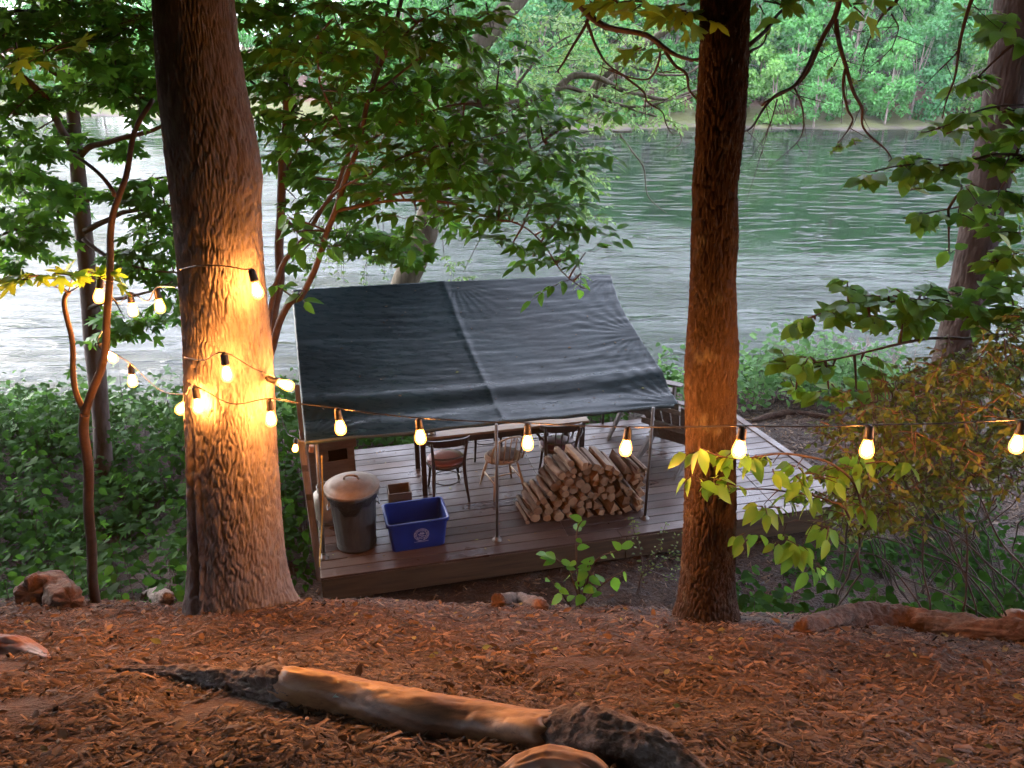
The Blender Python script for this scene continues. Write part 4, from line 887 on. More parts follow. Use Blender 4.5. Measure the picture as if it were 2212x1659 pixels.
# the low edge bellies down a little to the left of the middle, the right edge bows outward
nrm = np.array(list((HRo - HLo).cross(HL - HLo).normalized()))
sag = -.10 * np.sin(math.pi * gu) * np.sin(math.pi * np.clip(gv * 1.0, 0, 1)) ** .8
def fan(u0, v0, nfold, amp, reach, s):
    du, dv = (gu - u0) * 3.8, (gv - v0) * 2.5
    rr = np.sqrt(du * du + dv * dv) + 1e-6; an = np.arctan2(dv, du)
    return amp * np.sin(an * nfold + 2.6 * fbm(du * 1.1, dv * 1.1, 0, 3, s)) * np.exp(-rr / reach) * np.clip(rr * 3, 0, 1)
dsp = sag + fan(1, .50, 27, .0045, .7, 1) + fan(1, 1, 31, .005, .5, 2) + fan(0, 0, 26, .006, .5, 3) + fan(1, 0, 26, .008, .6, 4) + fan(.5, 1, 30, .0025, .35, 5)
seam = .46 + .05 * (1 - gv)
sm = np.exp(-((gu - seam) / .010) ** 2)
dsp = dsp + .005 * sm + .012 * np.exp(-np.abs(gu - seam) / .09)
dsp = dsp + .0045 * fbm(gu * 6, gv * 34, 0, 3, 6) * (.35 + .65 * np.clip((gu - .2) * 2, 0, 1)) + .0012 * fbm(gu * 26, gv * 60, 0, 2, 8)
dsp = dsp - .030 * np.exp(-((gv - .13 - .02 * np.sin(gu * 4)) / .05) ** 2) + .022 * np.exp(-((gv - .22) / .05) ** 2) - .005 * np.exp(-((gv - .62 - .03 * gu) / .02) ** 2) * (gu < .46)
P = P + nrm * dsp[..., None]
P[..., 2] += -.012 * np.sin(math.pi * gu) * (1 - gv) ** 3 + .012 * fbm(gu * 9, gu * 0, 0, 2, 12) * (1 - gv) ** 6
ru = np.array(list(u)); P = P + ru * ((gu ** 6) * (.03 * np.sin(math.pi * gv * 2.0) - .05 * np.sin(math.pi * gv)))[..., None]
P_tarp = P.copy()
o = np_mesh('sheet', (P - np.array(list(A))).reshape(-1, 3), [grid_faces(nu, nv)], M_tarp, T_tarp)
md = o.modifiers.new('thickness', 'SOLIDIFY'); md.thickness = .004
def edge_strip(name, line, wid, drop, mat):
    mb = MB(); vs = []
    for p, q in line: vs += [Vector(p), Vector(q)]
    mb.add(vs, [(2 * i, 2 * i + 1, 2 * i + 3, 2 * i + 2) for i in range(len(line) - 1)], 0, True)
    o = mb.build(name, mat, T_tarp); m = o.modifiers.new('thickness', 'SOLIDIFY'); m.thickness = .006; return o
a0 = np.array(list(A))
low = P[0] - a0; edge_strip('hem', [(low[i] + nrm * .003, low[i] + np.array([0, 0, -.030 - .008 * math.sin(i * .11)]) - np.array(list(v)) * .008) for i in range(0, nu, 4)], .05, 0, M_edge)
lf = P[:, 0] - a0; edge_strip('side_flap', [(lf[i], lf[i] + np.array([-.02, .02, -.16 - .05 * math.sin(i * .09)])) for i in range(0, nv, 5)], .05, 0, M_edge)
for (px, py, tx, ty) in ((1074, 1166, 1072, 918), (1393, 1120, 1411, 882), (700, 1205, 684, 962)):
    f = atz(px, py, 0); top = aty(tx, ty, f.y + .0)
    mb = MB(); mb.tube([f - A, (f + (top - f) * .5) - A + Vector((.003, 0, 0)), top - A + UP * .01], .0165, 12); po = mb.build('pole', M_pole, T_tarp)
    mb = MB(); mb.lathe([(.0, 0), (.05, 0), (.052, .006), (.028, .01), (.027, .04), (.017, .042)], 20, f - A); mb.build('base_flange', M_pole, po)
for p in (HL, HR, (HL + HR) / 2):
    q = Vector((p.x, p.y, 0)); 
    if p is HL: q = q + u * .05
    mb = MB(); mb.tube([q - A, p - A - UP * .02], .018, 10); mb.build('pole', M_pole, T_tarp)
mb = MB(); mb.bar(HL - A - UP * .035, HR - A - UP * .035, .04, .035); mb.build('ridge_beam', M_fascia, T_tarp)

# ---------------------------------------------------------------- dining table
M_ttop = noisy('table_board', [(0.120, 0.078, 0.048), (0.192, 0.132, 0.084), (0.252, 0.180, 0.120)], 4, (.5, 8, 8), rough=.45, bmp=.15, bdist=.003, island=.3)
M_black = noisy('black_brown_wood', [(.012, .008, .007), (.028, .018, .014), (.045, .03, .022)], 8, (1, 1, .4), rough=.38, bmp=.1, bdist=.002)
tl = atz(917, 1064, 0); tu, tv = uv(tl); tu -= .04; tv -= .10; TL_, TW = 1.96, .74
T_tab = empty('dining_table', dk(tu, tv), ANG, 'long plank topped table with black legs under the tarp', 'table')
mb = MB()
for k in range(5): mb.box((TL_ / 2, (k + .5) * TW / 5, .745), (TL_ + .06, TW / 5 - .003, .03), None, 0, .004)
mb.build('table_top', M_ttop, T_tab)
mb = MB()
for q in (.05, TW - .05): mb.box((TL_ / 2, q, .685), (TL_ - .1, .025, .085))
for q in (.04, TL_ - .04): mb.box((q, TW / 2, .685), (.025, TW - .12, .085))
mb.build('apron', M_black, T_tab)
for a in (.04, TL_ - .04):
    for q in (.045, TW - .045):
        mb = MB(); mb.box((a, q, .365), (.058, .058, .73), None, 0, .006); mb.build('leg', M_black, T_tab)
M_white = noisy('paper', [(.6, .6, .58), (.72, .72, .7)], 10, rough=.8, bmp=0)
cp = dk(tu + .10, tv + .10, .761); T_cad = empty('napkin_caddy', cp, ANG, 'small dark wire caddy with white napkins on the end of the long table', 'caddy')
mb = MB()
for z in (.004, .06, .12):
    q = [(-.09, -.05, z), (.09, -.05, z), (.09, .05, z), (-.09, .05, z), (-.09, -.05, z)]; mb.tube(q, .004, 6)
for x, y in ((-.09, -.05), (.09, -.05), (.09, .05), (-.09, .05), (0, -.05), (0, .05)): mb.tube([(x, y, 0), (x, y, .12)], .004, 6)
mb.tube(curve_pts([(-.09, 0, .12), (-.06, 0, .19), (.06, 0, .19), (.09, 0, .12)], 4), .004, 6)
mb.build('rack', M_black, T_cad)
mb = MB(); mb.box((-.035, 0, .075), (.075, .07, .14), None, 0, .008); mb.build('napkin_pack', M_white, T_cad)
mb = MB(); mb.lathe([(0, .004), (.024, .004), (.026, .02), (.025, .09), (.014, .11), (.014, .13), (0, .132)], 16, (.055, 0, 0)); mb.build('jar', M_white, T_cad)

# ---------------------------------------------------------------- chairs
M_seat_red = noisy('red_brown_seat', [(.09, .028, .018), (.15, .045, .03)], 6, rough=.35, bmp=.05)
M_maroon = noisy('maroon_pad', [(.05, .016, .02), (.085, .028, .035)], 8, rough=.42, bmp=.1)
M_pale = noisy('pale_wood', [(0.168, 0.112, 0.070), (0.252, 0.175, 0.112), (0.308, 0.231, 0.154)], 9, (1, 1, .5), rough=.6, bmp=.15, bdist=.002)
M_pad = noisy('worn_pad', [(.06, .055, .05), (.12, .105, .09), (.2, .17, .14)], 9, rough=.9, bmp=.3)
def bentwood(name, loc, rz, label, seat_m, arms=False):
    """rounded bentwood chair; its front faces +y"""
    T = empty(name, loc, rz, label, 'chair')
    mb = MB(); rf = lambda a, z: 1 + .05 * math.cos(2 * a) + .03 * math.sin(a)
    mb.lathe([(0, .428), (.17, .428), (.205, .434), (.212, .45), (.2, .464), (.12, .470 if not arms else .49), (0, .468 if not arms else .498)], 28, (0, 0, 0), 0, rf); mb.build('seat', seat_m, T)
    mb = MB(); mb.lathe([(.175, .40), (.212, .40), (.216, .43), (.175, .43)], 28, (0, 0, 0), 0, rf); mb.build('seat_ring', M_black, T)
    for s in (-1, 1):
        mb = MB(); mb.tube(curve_pts([(s * .155, .145, .42), (s * .165, .16, .2), (s * .185, .19, 0)], 4), lerp_list([.02, .013], 9), 10); mb.build('leg', M_black, T)
        mb = MB(); mb.tube(curve_pts([(s * .205, -.27, 0), (s * .185, -.215, .22), (s * .175, -.19, .44), (s * .185, -.22, .62), (s * .2, -.275, .80)], 4), lerp_list([.014, .021, .021, .018, .015], 17), 10); mb.build('leg', M_black, T)
    mb = MB(); n = 13; vs = []
    for i in range(n):
        a = -1 + 2 * i / (n - 1); x = a * .245; y = -.29 + .07 * a * a * a * a + .05 * a * a; hh = .055 * (1 - .35 * abs(a) ** 3); zc = .80 - .02 * a * a
        vs += [(x, y - .011, zc - hh), (x, y + .011, zc - hh), (x, y + .011 - .02, zc + hh * .75), (x, y - .011 - .02, zc + hh * .75)]
    fs = [(4 * i + j, 4 * i + (j + 1) % 4, 4 * i + 4 + (j + 1) % 4, 4 * i + 4 + j) for i in range(n - 1) for j in range(4)] + [(0, 1, 2, 3), (4 * n - 1, 4 * n - 2, 4 * n - 3, 4 * n - 4)]
    mb.add(vs, fs, 0, False); mb.build('crest_rail', M_black, T)
    mb = MB(); mb.tube(curve_pts([(-.18, -.20, .57), (-.08, -.25, .575), (.08, -.25, .575), (.18, -.20, .57)], 4), .012, 8); mb.build('back_rail', M_black, T)
    if arms:
        for x in (-.07, .0, .07):
            mb = MB(); mb.tube([(x, -.20, .45), (x * 1.1, -.275, .77)], .009, 8); mb.build('spindle', M_black, T)
        for s in (-1, 1):
            mb = MB(); mb.tube(curve_pts([(s * .185, -.215, .60), (s * .26, -.12, .645), (s * .27, .06, .65), (s * .225, .13, .58), (s * .19, .12, .44)], 5), .013, 8); mb.build('arm', M_black, T)
    mb = MB(); ring = [(.165 * math.cos(a), .165 * math.sin(a) - .01, .2) for a in np.linspace(0, 2 * math.pi, 25)]; mb.tube(ring, .008, 6, cap=False); mb.build('stretcher_ring', M_black, T)
    return T
ch = lambda px, py: atz(px, py, .45)
q = ch(963, 990); bentwood('bentwood_chair', (q.x, q.y, 0), ANG + R(2), 'bentwood chair with a shiny red brown seat, its curved back beside the table end', M_seat_red)
q = ch(1205, 958); bentwood('bentwood_armchair', (q.x, q.y, 0), ANG + R(-6), 'bentwood armchair with a maroon padded seat behind the wood pile', M_maroon, True)
p = dk(tu + .92, tv + TW + .14); bentwood('bentwood_chair', p, ANG + R(180 + 4), 'dark bentwood chair on the far side of the table, mostly hidden by it', M_seat_red)
p = dk(tu + 1.55, tv + TW + .16); bentwood('bentwood_chair', p, ANG + R(180 - 6), 'dark bentwood chair tucked beyond the table near the slatted armchairs', M_seat_red)
q = ch(1086, 984); T = empty('spindle_chair', (q.x, q.y, 0), ANG + R(10), 'pale wooden spindle back chair with a worn seat pad', 'chair')
mb = MB(); mb.lathe([(0, .425), (.18, .425), (.205, .435), (.208, .45), (.195, .46), (.1, .452), (0, .448)], 28, (0, 0, 0), 0, lambda a, z: 1 + .06 * math.cos(2 * a)); mb.build('seat', M_pale, T)
mb = MB(); mb.lathe([(0, .462), (.15, .462), (.165, .47), (.15, .484), (0, .488)], 24, (0, .01, 0), 0, lambda a, z: 1 + .07 * math.sin(3 * a)); mb.build('seat_pad', M_pad, T)
for sx in (-1, 1):
    for sy in (-1, 1):
        mb = MB(); mb.tube([(sx * .12, sy * .12, .43), (sx * .165, sy * .17, .2), (sx * .2, sy * .215, 0)], [.013, .018, .011], 10); mb.build('leg', M_pale, T)
hoop = curve_pts([(-.185, -.13, .45), (-.2, -.19, .62), (-.16, -.245, .76), (0, -.27, .815), (.16, -.245, .76), (.2, -.19, .62), (.185, -.13, .45)], 5); mb = MB(); mb.tube(hoop, .011, 8); mb.build('back_hoop', M_pale, T)
for x in (-.12, -.06, 0, .06, .12):
    mb = MB(); mb.tube([(x, -.17, .45), (x * 1.15, -.262 + abs(x) * .12, .80 - abs(x) * .35)], .007, 7); mb.build('spindle', M_pale, T)
mb = MB(); mb.tube([(-.168, -.175, .19), (-.168, .175, .19)], .009, 7); mb.tube([(.168, -.175, .19), (.168, .175, .19)], .009, 7); mb.tube([(-.168, 0, .19), (.168, 0, .19)], .009, 7); mb.build('stretcher', M_pale, T)

M_adir = noisy('weathered_slat', [(0.030, 0.024, 0.021), (0.060, 0.048, 0.042), (0.096, 0.078, 0.069)], 5, (6, 1, 6), rough=.65, bmp=.2, bdist=.003, island=.25)
def adirondack(loc, rz, label):
    """front faces +y"""
    T = empty('slatted_armchair', loc, rz, label, 'chair')
    for s in (-1, 1):
        mb = MB(); poly = [(-.62, .0), (-.55, .0), (-.3, .10), (.0, .24), (.28, .33), (.40, .33), (.41, .40), (.25, .42), (.0, .345), (-.3, .21), (-.58, .06)]
        M = Matrix(((0, 0, 1, 0), (1, 0, 0, 0), (0, 1, 0, 0), (0, 0, 0, 1))); mb.prism(poly, s * .27 - .016, s * .27 + .016, M); mb.build('side_rail', M_adir, T)
        mb = MB(); mb.box((s * .305, .33, .27), (.03, .11, .54), None, 0, .005); mb.build('leg', M_adir, T)
        mb = MB(); mb.prism([(-.34, s * .31 - .035), (-.34, s * .31 + .035), (.2, s * .31 + .07), (.40, s * .31 + .06), (.43, s * .31), (.40, s * .31 - .06), (.2, s * .31 - .06)], .545, .567); mb.build('arm', M_adir, T)
    seat = MB(); pts = [(.39, .435), (.31, .437), (.22, .428), (.13, .400), (.04, .370), (-.05, .337), (-.14, .303)]
    for i, (y, z) in enumerate(pts):
        seat.box((0, y, z), (.6, .078, .022), Matrix.Rotation(R((2, 0, 12, 18, 20, 21, 22)[i]), 3, 'X'), 0, .005)
    seat.build('seat', M_adir, T)
    for k in range(-2, 3):
        mb = MB(); x = k * .112; mb.bar((x * .8, -.17, .26), (x * 1.25, -.50, 1.0 - abs(k) ** 2 * .025), .10, .02, (0, -.9, -.4)); mb.build('back_slat', M_adir, T)
    mb = MB(); mb.box((0, -.335, .53), (.66, .03, .08), None, 0, .004); mb.box((0, -.44, .80), (.56, .022, .06), None, 0, .004); mb.build('back_brace', M_adir, T)
    return T
q = atz(1462, 925, .36); adirondack((q.x, q.y, 0), ANG - R(48), 'slatted low wooden armchair beside the brown trunk at the end of the deck')
q = atz(1392, 868, .36); adirondack((q.x, q.y, 0), ANG - R(40), 'slatted low wooden armchair half hidden behind the tarp corner')

# ---------------------------------------------------------------- firewood
M_end = noisy('sawn_end', [(0.132, 0.078, 0.042), (0.216, 0.138, 0.078), (0.276, 0.192, 0.120)], 12, rough=.8, bmp=.2, bdist=.004)
M_wbark = noisy('log_bark', [(0.044, 0.028, 0.019), (0.105, 0.069, 0.047), (0.187, 0.143, 0.105)], 10, (1, .35, 1), rough=.9, bmp=.7, bdist=.012, bscale=26)
M_split = noisy('split_face', [(0.088, 0.047, 0.025), (0.154, 0.088, 0.050), (0.209, 0.138, 0.083)], 7, (5, .5, 5), rough=.8, bmp=.3, bdist=.006)
for m_, lo_, hi_ in ((M_wbark, .45, 1.7), (M_end, .6, 1.25), (M_split, .6, 1.3)):
    nt = m_.node_tree; b = nt.nodes['Principled BSDF']; src = b.inputs['Base Color'].links[0].from_socket; oi = nt.nodes.new('ShaderNodeObjectInfo')
    nt.links.new(mixc(nt, src, ramp(nt, oi.outputs['Random'], [(0, (lo_, lo_, lo_)), (.5, (.85, .8, .76)), (1, (hi_, hi_, hi_))]), 1.0, 'MULTIPLY'), b.inputs['Base Color'])
w0 = atz(1128, 1132, 0); w1 = atz(1388, 1106, 0); wu = (w1 - w0); WL = wu.length; wu.normalize(); wv_ = Vector((-wu.y, wu.x, 0)); WA = math.atan2(wu.y, wu.x) + R(9)
r = random.Random(21); placed = []
def top_at(x): return .07 + .60 * min(1, x / .50) if x < .5 else (.70 - .13 * max(0, (x - .6) / .7))
def lowest(x, rad):
    z = rad
    for (a, b, q) in placed:
        dx = abs(a - x); s = (q + rad) * .96
        if dx < s: z = max(z, b + math.sqrt(s * s - dx * dx))
    return z
fails = 0
while fails < 60:
    rad = r.choice((.024, .03, .036, .042, .052)) if r.random() < .62 else r.uniform(.04, .062); best = None
    for _ in range(16):
        x = r.uniform(rad, WL - rad); z = lowest(x, rad)
        if z + rad * .6 < top_at(x) and (best is None or z < best[1]): best = (x, z)
    if best is None: fails += 1; continue
    placed.append((best[0], best[1], rad))
seen = {}
wood_i = 0
def log_obj(x, z, rad, split, off, ln, yaw, topmost):
    mb = MB(); n = 16; k = 6
    if split:
        m = r.choice((3, 4, 4, 5)); ph = r.uniform(0, 6.28); poly = []
        for i in range(m):
            a = ph + 2 * math.pi * (i + r.uniform(-.22, .22)) / m; q = rad * (1.22 if m == 3 else 1.1) * r.uniform(.85, 1.08); poly.append((q * math.cos(a), q * math.sin(a)))
        vs = []; fine = []
        for i in range(m):
            a, b = poly[i], poly[(i + 1) % m]
            for j in range(3): t = j / 3; fine.append((a[0] * (1 - t) + b[0] * t + r.uniform(-.003, .003), a[1] * (1 - t) + b[1] * t + r.uniform(-.003, .003)))
        n = len(fine)
        for i in range(k):
            y = -ln / 2 + ln * i / (k - 1); sc = r.uniform(.96, 1.04)
            vs += [(px_ * sc, y + (r.uniform(-.006, .006) if i in (0, k - 1) else 0), pz * sc) for px_, pz in fine]
        fs = [(i * n + j, i * n + (j + 1) % n, (i + 1) * n + (j + 1) % n, (i + 1) * n + j) for i in range(k - 1) for j in range(n)]
        bark_side = r.randrange(m)
        mi = [(0 if (j // 3) == bark_side else 2) for i in range(k - 1) for j in range(n)]
        o_ = len(mb.v); mb.add(vs, fs, 0, False); mb.m = mi
        mb.f += [tuple(range(n))[::-1], tuple(range((k - 1) * n, k * n))]; mb.m += [1, 1]; mb.sm += [False, False]
    else:
        bend = r.uniform(-.012, .012); ph = r.uniform(0, 50)
        pts = [(bend * math.sin(math.pi * i / 7), -ln / 2 + ln * i / 7, .006 * math.sin(i + ph)) for i in range(8)]
        mb.tube(pts, [rad * r.uniform(.95, 1.04) for _ in pts], 14, True, 0, 1, True, .14)
    round_ = not split; size = 'thick' if rad > .045 else ('medium' if rad > .034 else 'thin')
    part = 'at the low end' if x < .42 else ('in the middle' if x < .85 else 'at the steep end')
    if topmost: lab = f'{size} {"round bark covered" if round_ else "split"} log lying on top of the firewood stack {part}'
    else: lab = f'{size} {"round" if round_ else "split"} log inside the firewood stack, cut face showing, {part}'
    o = mb.build('firewood_log', [M_wbark, M_end, M_split]); p = w0 + wu * x + wv_ * (.21 + off) + UP * z
    o.location = p; o.rotation_euler = (r.gauss(0, .015) - (.0 if not topmost else r.uniform(0, .03)), 0, yaw)
    tag(o, lab, 'firewood', f'firewood logs: {lab}'[:80])
for (x, z, rad) in placed:
    ab = any(abs(a - x) < (q + rad) * .7 and b > z + .01 for a, b, q in placed)
    log_obj(x, z, rad, x > .66 + r.uniform(-.12, .12) and rad > .028, r.uniform(-.03, .03), r.uniform(.38, .46), WA + r.gauss(0, .035), not ab)

# ---------------------------------------------------------------- bins and cabinet on the deck
M_galv = noisy('galvanised_sheet', [(0.090, 0.090, 0.090), (0.135, 0.135, 0.135), (0.189, 0.189, 0.189)], 7, (1, 1, .3), rough=.42, bmp=.06, bdist=.003, metal=.85)
M_lid = noisy('dusty_lid', [(0.096, 0.066, 0.048), (0.144, 0.108, 0.084), (0.198, 0.162, 0.132)], 6, rough=.62, bmp=.15, bdist=.004, metal=.35)
M_bag = noisy('black_plastic', [(.006, .006, .007), (.014, .014, .015)], 14, rough=.3, bmp=.7, bdist=.02)
q = atz(771, 1172, 0); T = empty('trash_can', q, 0, 'ribbed galvanised trash can with a domed dusty lid', 'trash can')
rib = lambda a, z: 1 + (.014 * max(0, math.cos(a * 22)) if .10 < z < .60 else 0)
mb = MB(); mb.lathe([(0, .012), (.19, .012), (.205, 0), (.208, .03), (.2, .06), (.206, .068), (.204, .09), (.206, .11), (.235, .59), (.24, .62), (.248, .655), (.252, .66), (.246, .668), (.238, .66), (.2, .08), (0, .08)], 132, (0, 0, 0), 0, rib); mb.build('body', M_galv, T)
mb = MB(); mb.lathe([(.276, .668), (.282, .672), (.282, .70), (.274, .706), (.24, .712), (.236, .722), (.2, .742), (.13, .766), (.06, .778), (0, .78)], 64); lid = mb.build('lid', M_lid, T)
mb = MB(); mb.tube(curve_pts([(-.075, 0, .772), (-.06, 0, .805), (0, 0, .818), (.06, 0, .805), (.075, 0, .772)], 5), .010, 8, squash=1.6); mb.build('handle', M_lid, lid)
for s in (R(15), R(195)):
    mb = MB(); c_, s_ = math.cos(s), math.sin(s); mb.tube(curve_pts([(c_ * .232 - s_ * .06, s_ * .232 + c_ * .06, .52), (c_ * .262 - s_ * .05, s_ * .262 + c_ * .05, .47), (c_ * .262 + s_ * .05, s_ * .262 - c_ * .05, .47), (c_ * .232 + s_ * .06, s_ * .232 - c_ * .06, .52)], 4), .006, 7); mb.build('carry_handle', M_galv, T)
mb = MB(); nseg = 96; vs = []; dz = []
for j in range(nseg):
    a = 2 * math.pi * j / nseg; d1 = math.atan2(math.sin(a + 1.55), math.cos(a + 1.55))
    dz.append(.07 + .13 * math.exp(-(d1 / .42) ** 4) + .02 * math.sin(a * 5) + .03 * math.exp(-((d1 - 1.0) / .3) ** 2))
for i in range(6):
    for j in range(nseg):
        a = 2 * math.pi * j / nseg; z = .664 - dz[j] * i / 5; rr = (.236 + .024 * z / .66 if False else .212 + .052 * z) + .016 + .006 * math.sin(a * 13 + i) * (i / 5)
        vs.append((rr * math.cos(a), rr * math.sin(a), z))
mb.add(vs, [(i * nseg + j, i * nseg + (j + 1) % nseg, (i + 1) * nseg + (j + 1) % nseg, (i + 1) * nseg + j) for i in range(5) for j in range(nseg)], 0, True)
o = mb.build('bin_bag', M_bag); o.location = q; md = o.modifiers.new('thickness', 'SOLIDIFY'); md.thickness = .002; tag(o, 'black plastic bag folded over the rim of the metal trash can', 'bin bag')

M_blue = noisy('blue_plastic', [(.005, .016, .12), (.008, .024, .17)], 5, rough=.42, bmp=.08, bdist=.003)
M_seal = noisy('white_print', [(.42, .42, .5), (.55, .55, .62)], 30, rough=.6, bmp=0)
bl = atz(850, 1196, 0); br = atz(961, 1179, 0); bx = (br - bl); BWD = bx.length; bx.normalize(); by = Vector((-bx.y, bx.x, 0)); BA = math.atan2(bx.y, bx.x)
T = empty('recycling_bin', bl + bx * BWD / 2 + by * .19, BA, 'open blue plastic recycling box with a round white seal', 'recycling bin')
mb = MB(); H_ = .36
def rr_(w, d, z, n=6, rad=.035):
    out = []
    for cx, cy, a0_ in ((w - rad, d - rad, 0), (-w + rad, d - rad, 90), (-w + rad, -d + rad, 180), (w - rad, -d + rad, 270)):
        for i in range(n): a = R(a0_ + 90 * i / (n - 1)); out.append((cx + rad * math.cos(a), cy + rad * math.sin(a), z))
    return out
hw = BWD / 2; L0 = [rr_(hw, .17, 0), rr_(hw + .005, .175, .02), rr_(hw + .036, .205, H_ - .05), rr_(hw + .038, .207, H_ - .03), rr_(hw + .056, .225, H_ - .03), rr_(hw + .058, .227, H_ - .008), rr_(hw + .05, .219, H_), rr_(hw + .034, .203, H_ - .004), rr_(hw + .028, .197, H_ - .06), rr_(hw - .006, .164, .012)]
n = len(L0[0]); vs = [p for l in L0 for p in l]
for i in (5, 6):      # wavy lip
    for j in range(n): x, y, z = vs[i * n + j]; vs[i * n + j] = (x, y, z + .006 * math.sin(x * 40 + y * 23))
mb.add(vs, [(i * n + j, i * n + (j + 1) % n, (i + 1) * n + (j + 1) % n, (i + 1) * n + j) for i in range(len(L0) - 1) for j in range(n)], 0, False)
mb.f += [tuple(range(n))[::-1], tuple(range(len(mb.v) - n, len(mb.v)))]; mb.m += [0, 0]; mb.sm += [False, False]
body = mb.build('body', M_blue, T)
# round seal on the front: two rings, a rim of tiny letters, hills and ripples inside, a line of print below
mb = MB(); sl = (.205 - .17) / (H_ - .05)
fr = lambda x, z: (x, -(.171 + sl * z) - .003, z)
def ring(r0, r1, cx=.03, cz=.185, n=48):
    vs = []; 
    for i in range(n):
        a = 2 * math.pi * i / n; vs += [fr(cx + r0 * math.cos(a), cz + r0 * math.sin(a)), fr(cx + r1 * math.cos(a), cz + r1 * math.sin(a))]
    mb.add(vs, [(2 * i, 2 * i + 1, (2 * i + 3) % (2 * n), (2 * i + 2) % (2 * n)) for i in range(n)])
def stroke(x0, z0, x1, z1, w=.003):
    dx, dz = x1 - x0, z1 - z0; l = math.hypot(dx, dz); nx, nz = -dz / l * w / 2, dx / l * w / 2
    mb.add([fr(x0 + nx, z0 + nz), fr(x1 + nx, z1 + nz), fr(x1 - nx, z1 - nz), fr(x0 - nx, z0 - nz)], [(0, 1, 2, 3)])
ring(.074, .078); ring(.050, .053)
for i in range(26):
    a = R(-60 + 300 * i / 25 + 0); c_, s_ = math.cos(a), math.sin(a); q0 = .057; q1 = .069
    stroke(.03 + q0 * c_, .185 + q0 * s_, .03 + q1 * c_, .185 + q1 * s_, .004 if i % 3 else .006)
for dx, dz, l in ((-.03, .0, .02), (-.012, -.012, .05), (.012, -.024, .04), (-.02, -.034, .04), (.012, .01, .03)): stroke(.03 + dx - l / 2 + .01, .185 + dz, .03 + dx + l / 2 + .01, .185 + dz + .004, .004)
ring(.012, .016, .034, .205, 20); stroke(-.005, .19, .02, .206); stroke(.02, .206, .045, .192); stroke(.045, .192, .066, .2)
for i in range(12): stroke(-.045 + i * .0125, .095, -.045 + i * .0125 + .008, .0955, .006)
mb.build('seal', M_seal, body)

M_cab = noisy('brown_plywood', [(0.055, 0.033, 0.019), (0.094, 0.055, 0.033), (0.127, 0.083, 0.050)], 4, (1, 1, 4), rough=.65, bmp=.15, bdist=.003)
q = atz(775, 1043, 0); cw = atz(668, 1062, 0); w_ = (q - cw); CW = w_.length; ca = math.atan2(w_.y, w_.x)
T = empty('wooden_cabinet', (cw + q) / 2 + Vector((-math.sin(ca), math.cos(ca), 0)) * .2, ca, 'brown plywood cabinet with a thick top and open slot behind the trash can', 'cabinet')
ch_ = .62
mb = MB(); mb.box((0, -.19, .17), (CW - .04, .02, .34), None, 0, .003); mb.box((-CW / 2 + .14, -.19, .42), (.24, .02, .16), None, 0, .003); mb.box((CW / 2 - .06, -.19, .42), (.08, .02, .16), None, 0, .003); mb.build('front_panel', M_cab, T)
for s in (-1, 1): mb = MB(); mb.box((s * (CW / 2 - .032), .01, .25), (.02, .38, .5), None, 0, .003); mb.build('side_panel', M_cab, T)
mb = MB(); mb.box((0, .2, .25), (CW - .05, .018, .5)); mb.build('back_panel', M_dark, T)
mb = MB(); mb.box((0, -.01, .565), (CW + .02, .44, .13), None, 0, .008); mb.build('top', M_cab, T)
M_amber = noisy('amber_block', [(.5, .2, .09), (.62, .28, .14)], 6, rough=.6, bmp=0)
mb = MB(); mb.box((0, 0, .04), (.055, .05, .08), None, 0, .006); o = mb.build('wood_block', M_amber); o.location = atz(672, 976, .63); o.rotation_euler = (0, R(10), ANG); tag(o, 'small tan block standing on the cabinet corner beside a glowing bulb', 'block')

M_jug = noisy('stained_white', [(0.180, 0.156, 0.132), (0.252, 0.222, 0.192)], 6, rough=.6, bmp=.1)
q = atz(708, 1140, 0); T = empty('gas_cylinder', (q.x - .02, q.y + .15, 0), 0, 'pale stained gas cylinder half hidden behind the trash can', 'gas cylinder')
mb = MB(); mb.lathe([(0, .03), (.1, .03), (.13, .05), (.15, .1), (.152, .28), (.135, .34), (.09, .375), (.03, .385), (.0, .386)], 32); mb.build('body', M_jug, T)
mb = MB(); mb.lathe([(.105, 0), (.11, 0), (.11, .045), (.105, .045)], 28); mb.build('foot_ring', M_jug, T)
mb = MB(); mb.lathe([(.085, .37), (.092, .37), (.096, .44), (.089, .44)], 28); mb.tube([(0, 0, .385), (0, 0, .43)], .016, 8); mb.build('collar', M_jug, T)
q = atz(861, 1096, 0); T = empty('small_crate', (q.x, q.y + .12, 0), ANG, 'low open brown box behind the blue recycling box', 'box')
for nm, c_, s_ in (('side_panel', (0, -.11, .09), (.26, .014, .18)), ('side_panel', (0, .11, .09), (.26, .014, .18)), ('end_panel', (-.123, 0, .09), (.014, .206, .18)), ('end_panel', (.123, 0, .09), (.014, .206, .18)), ('bottom', (0, 0, .012), (.23, .205, .014))):
    mb = MB(); mb.box(c_, s_, None, 0, .003); mb.build(nm, M_cab, T)

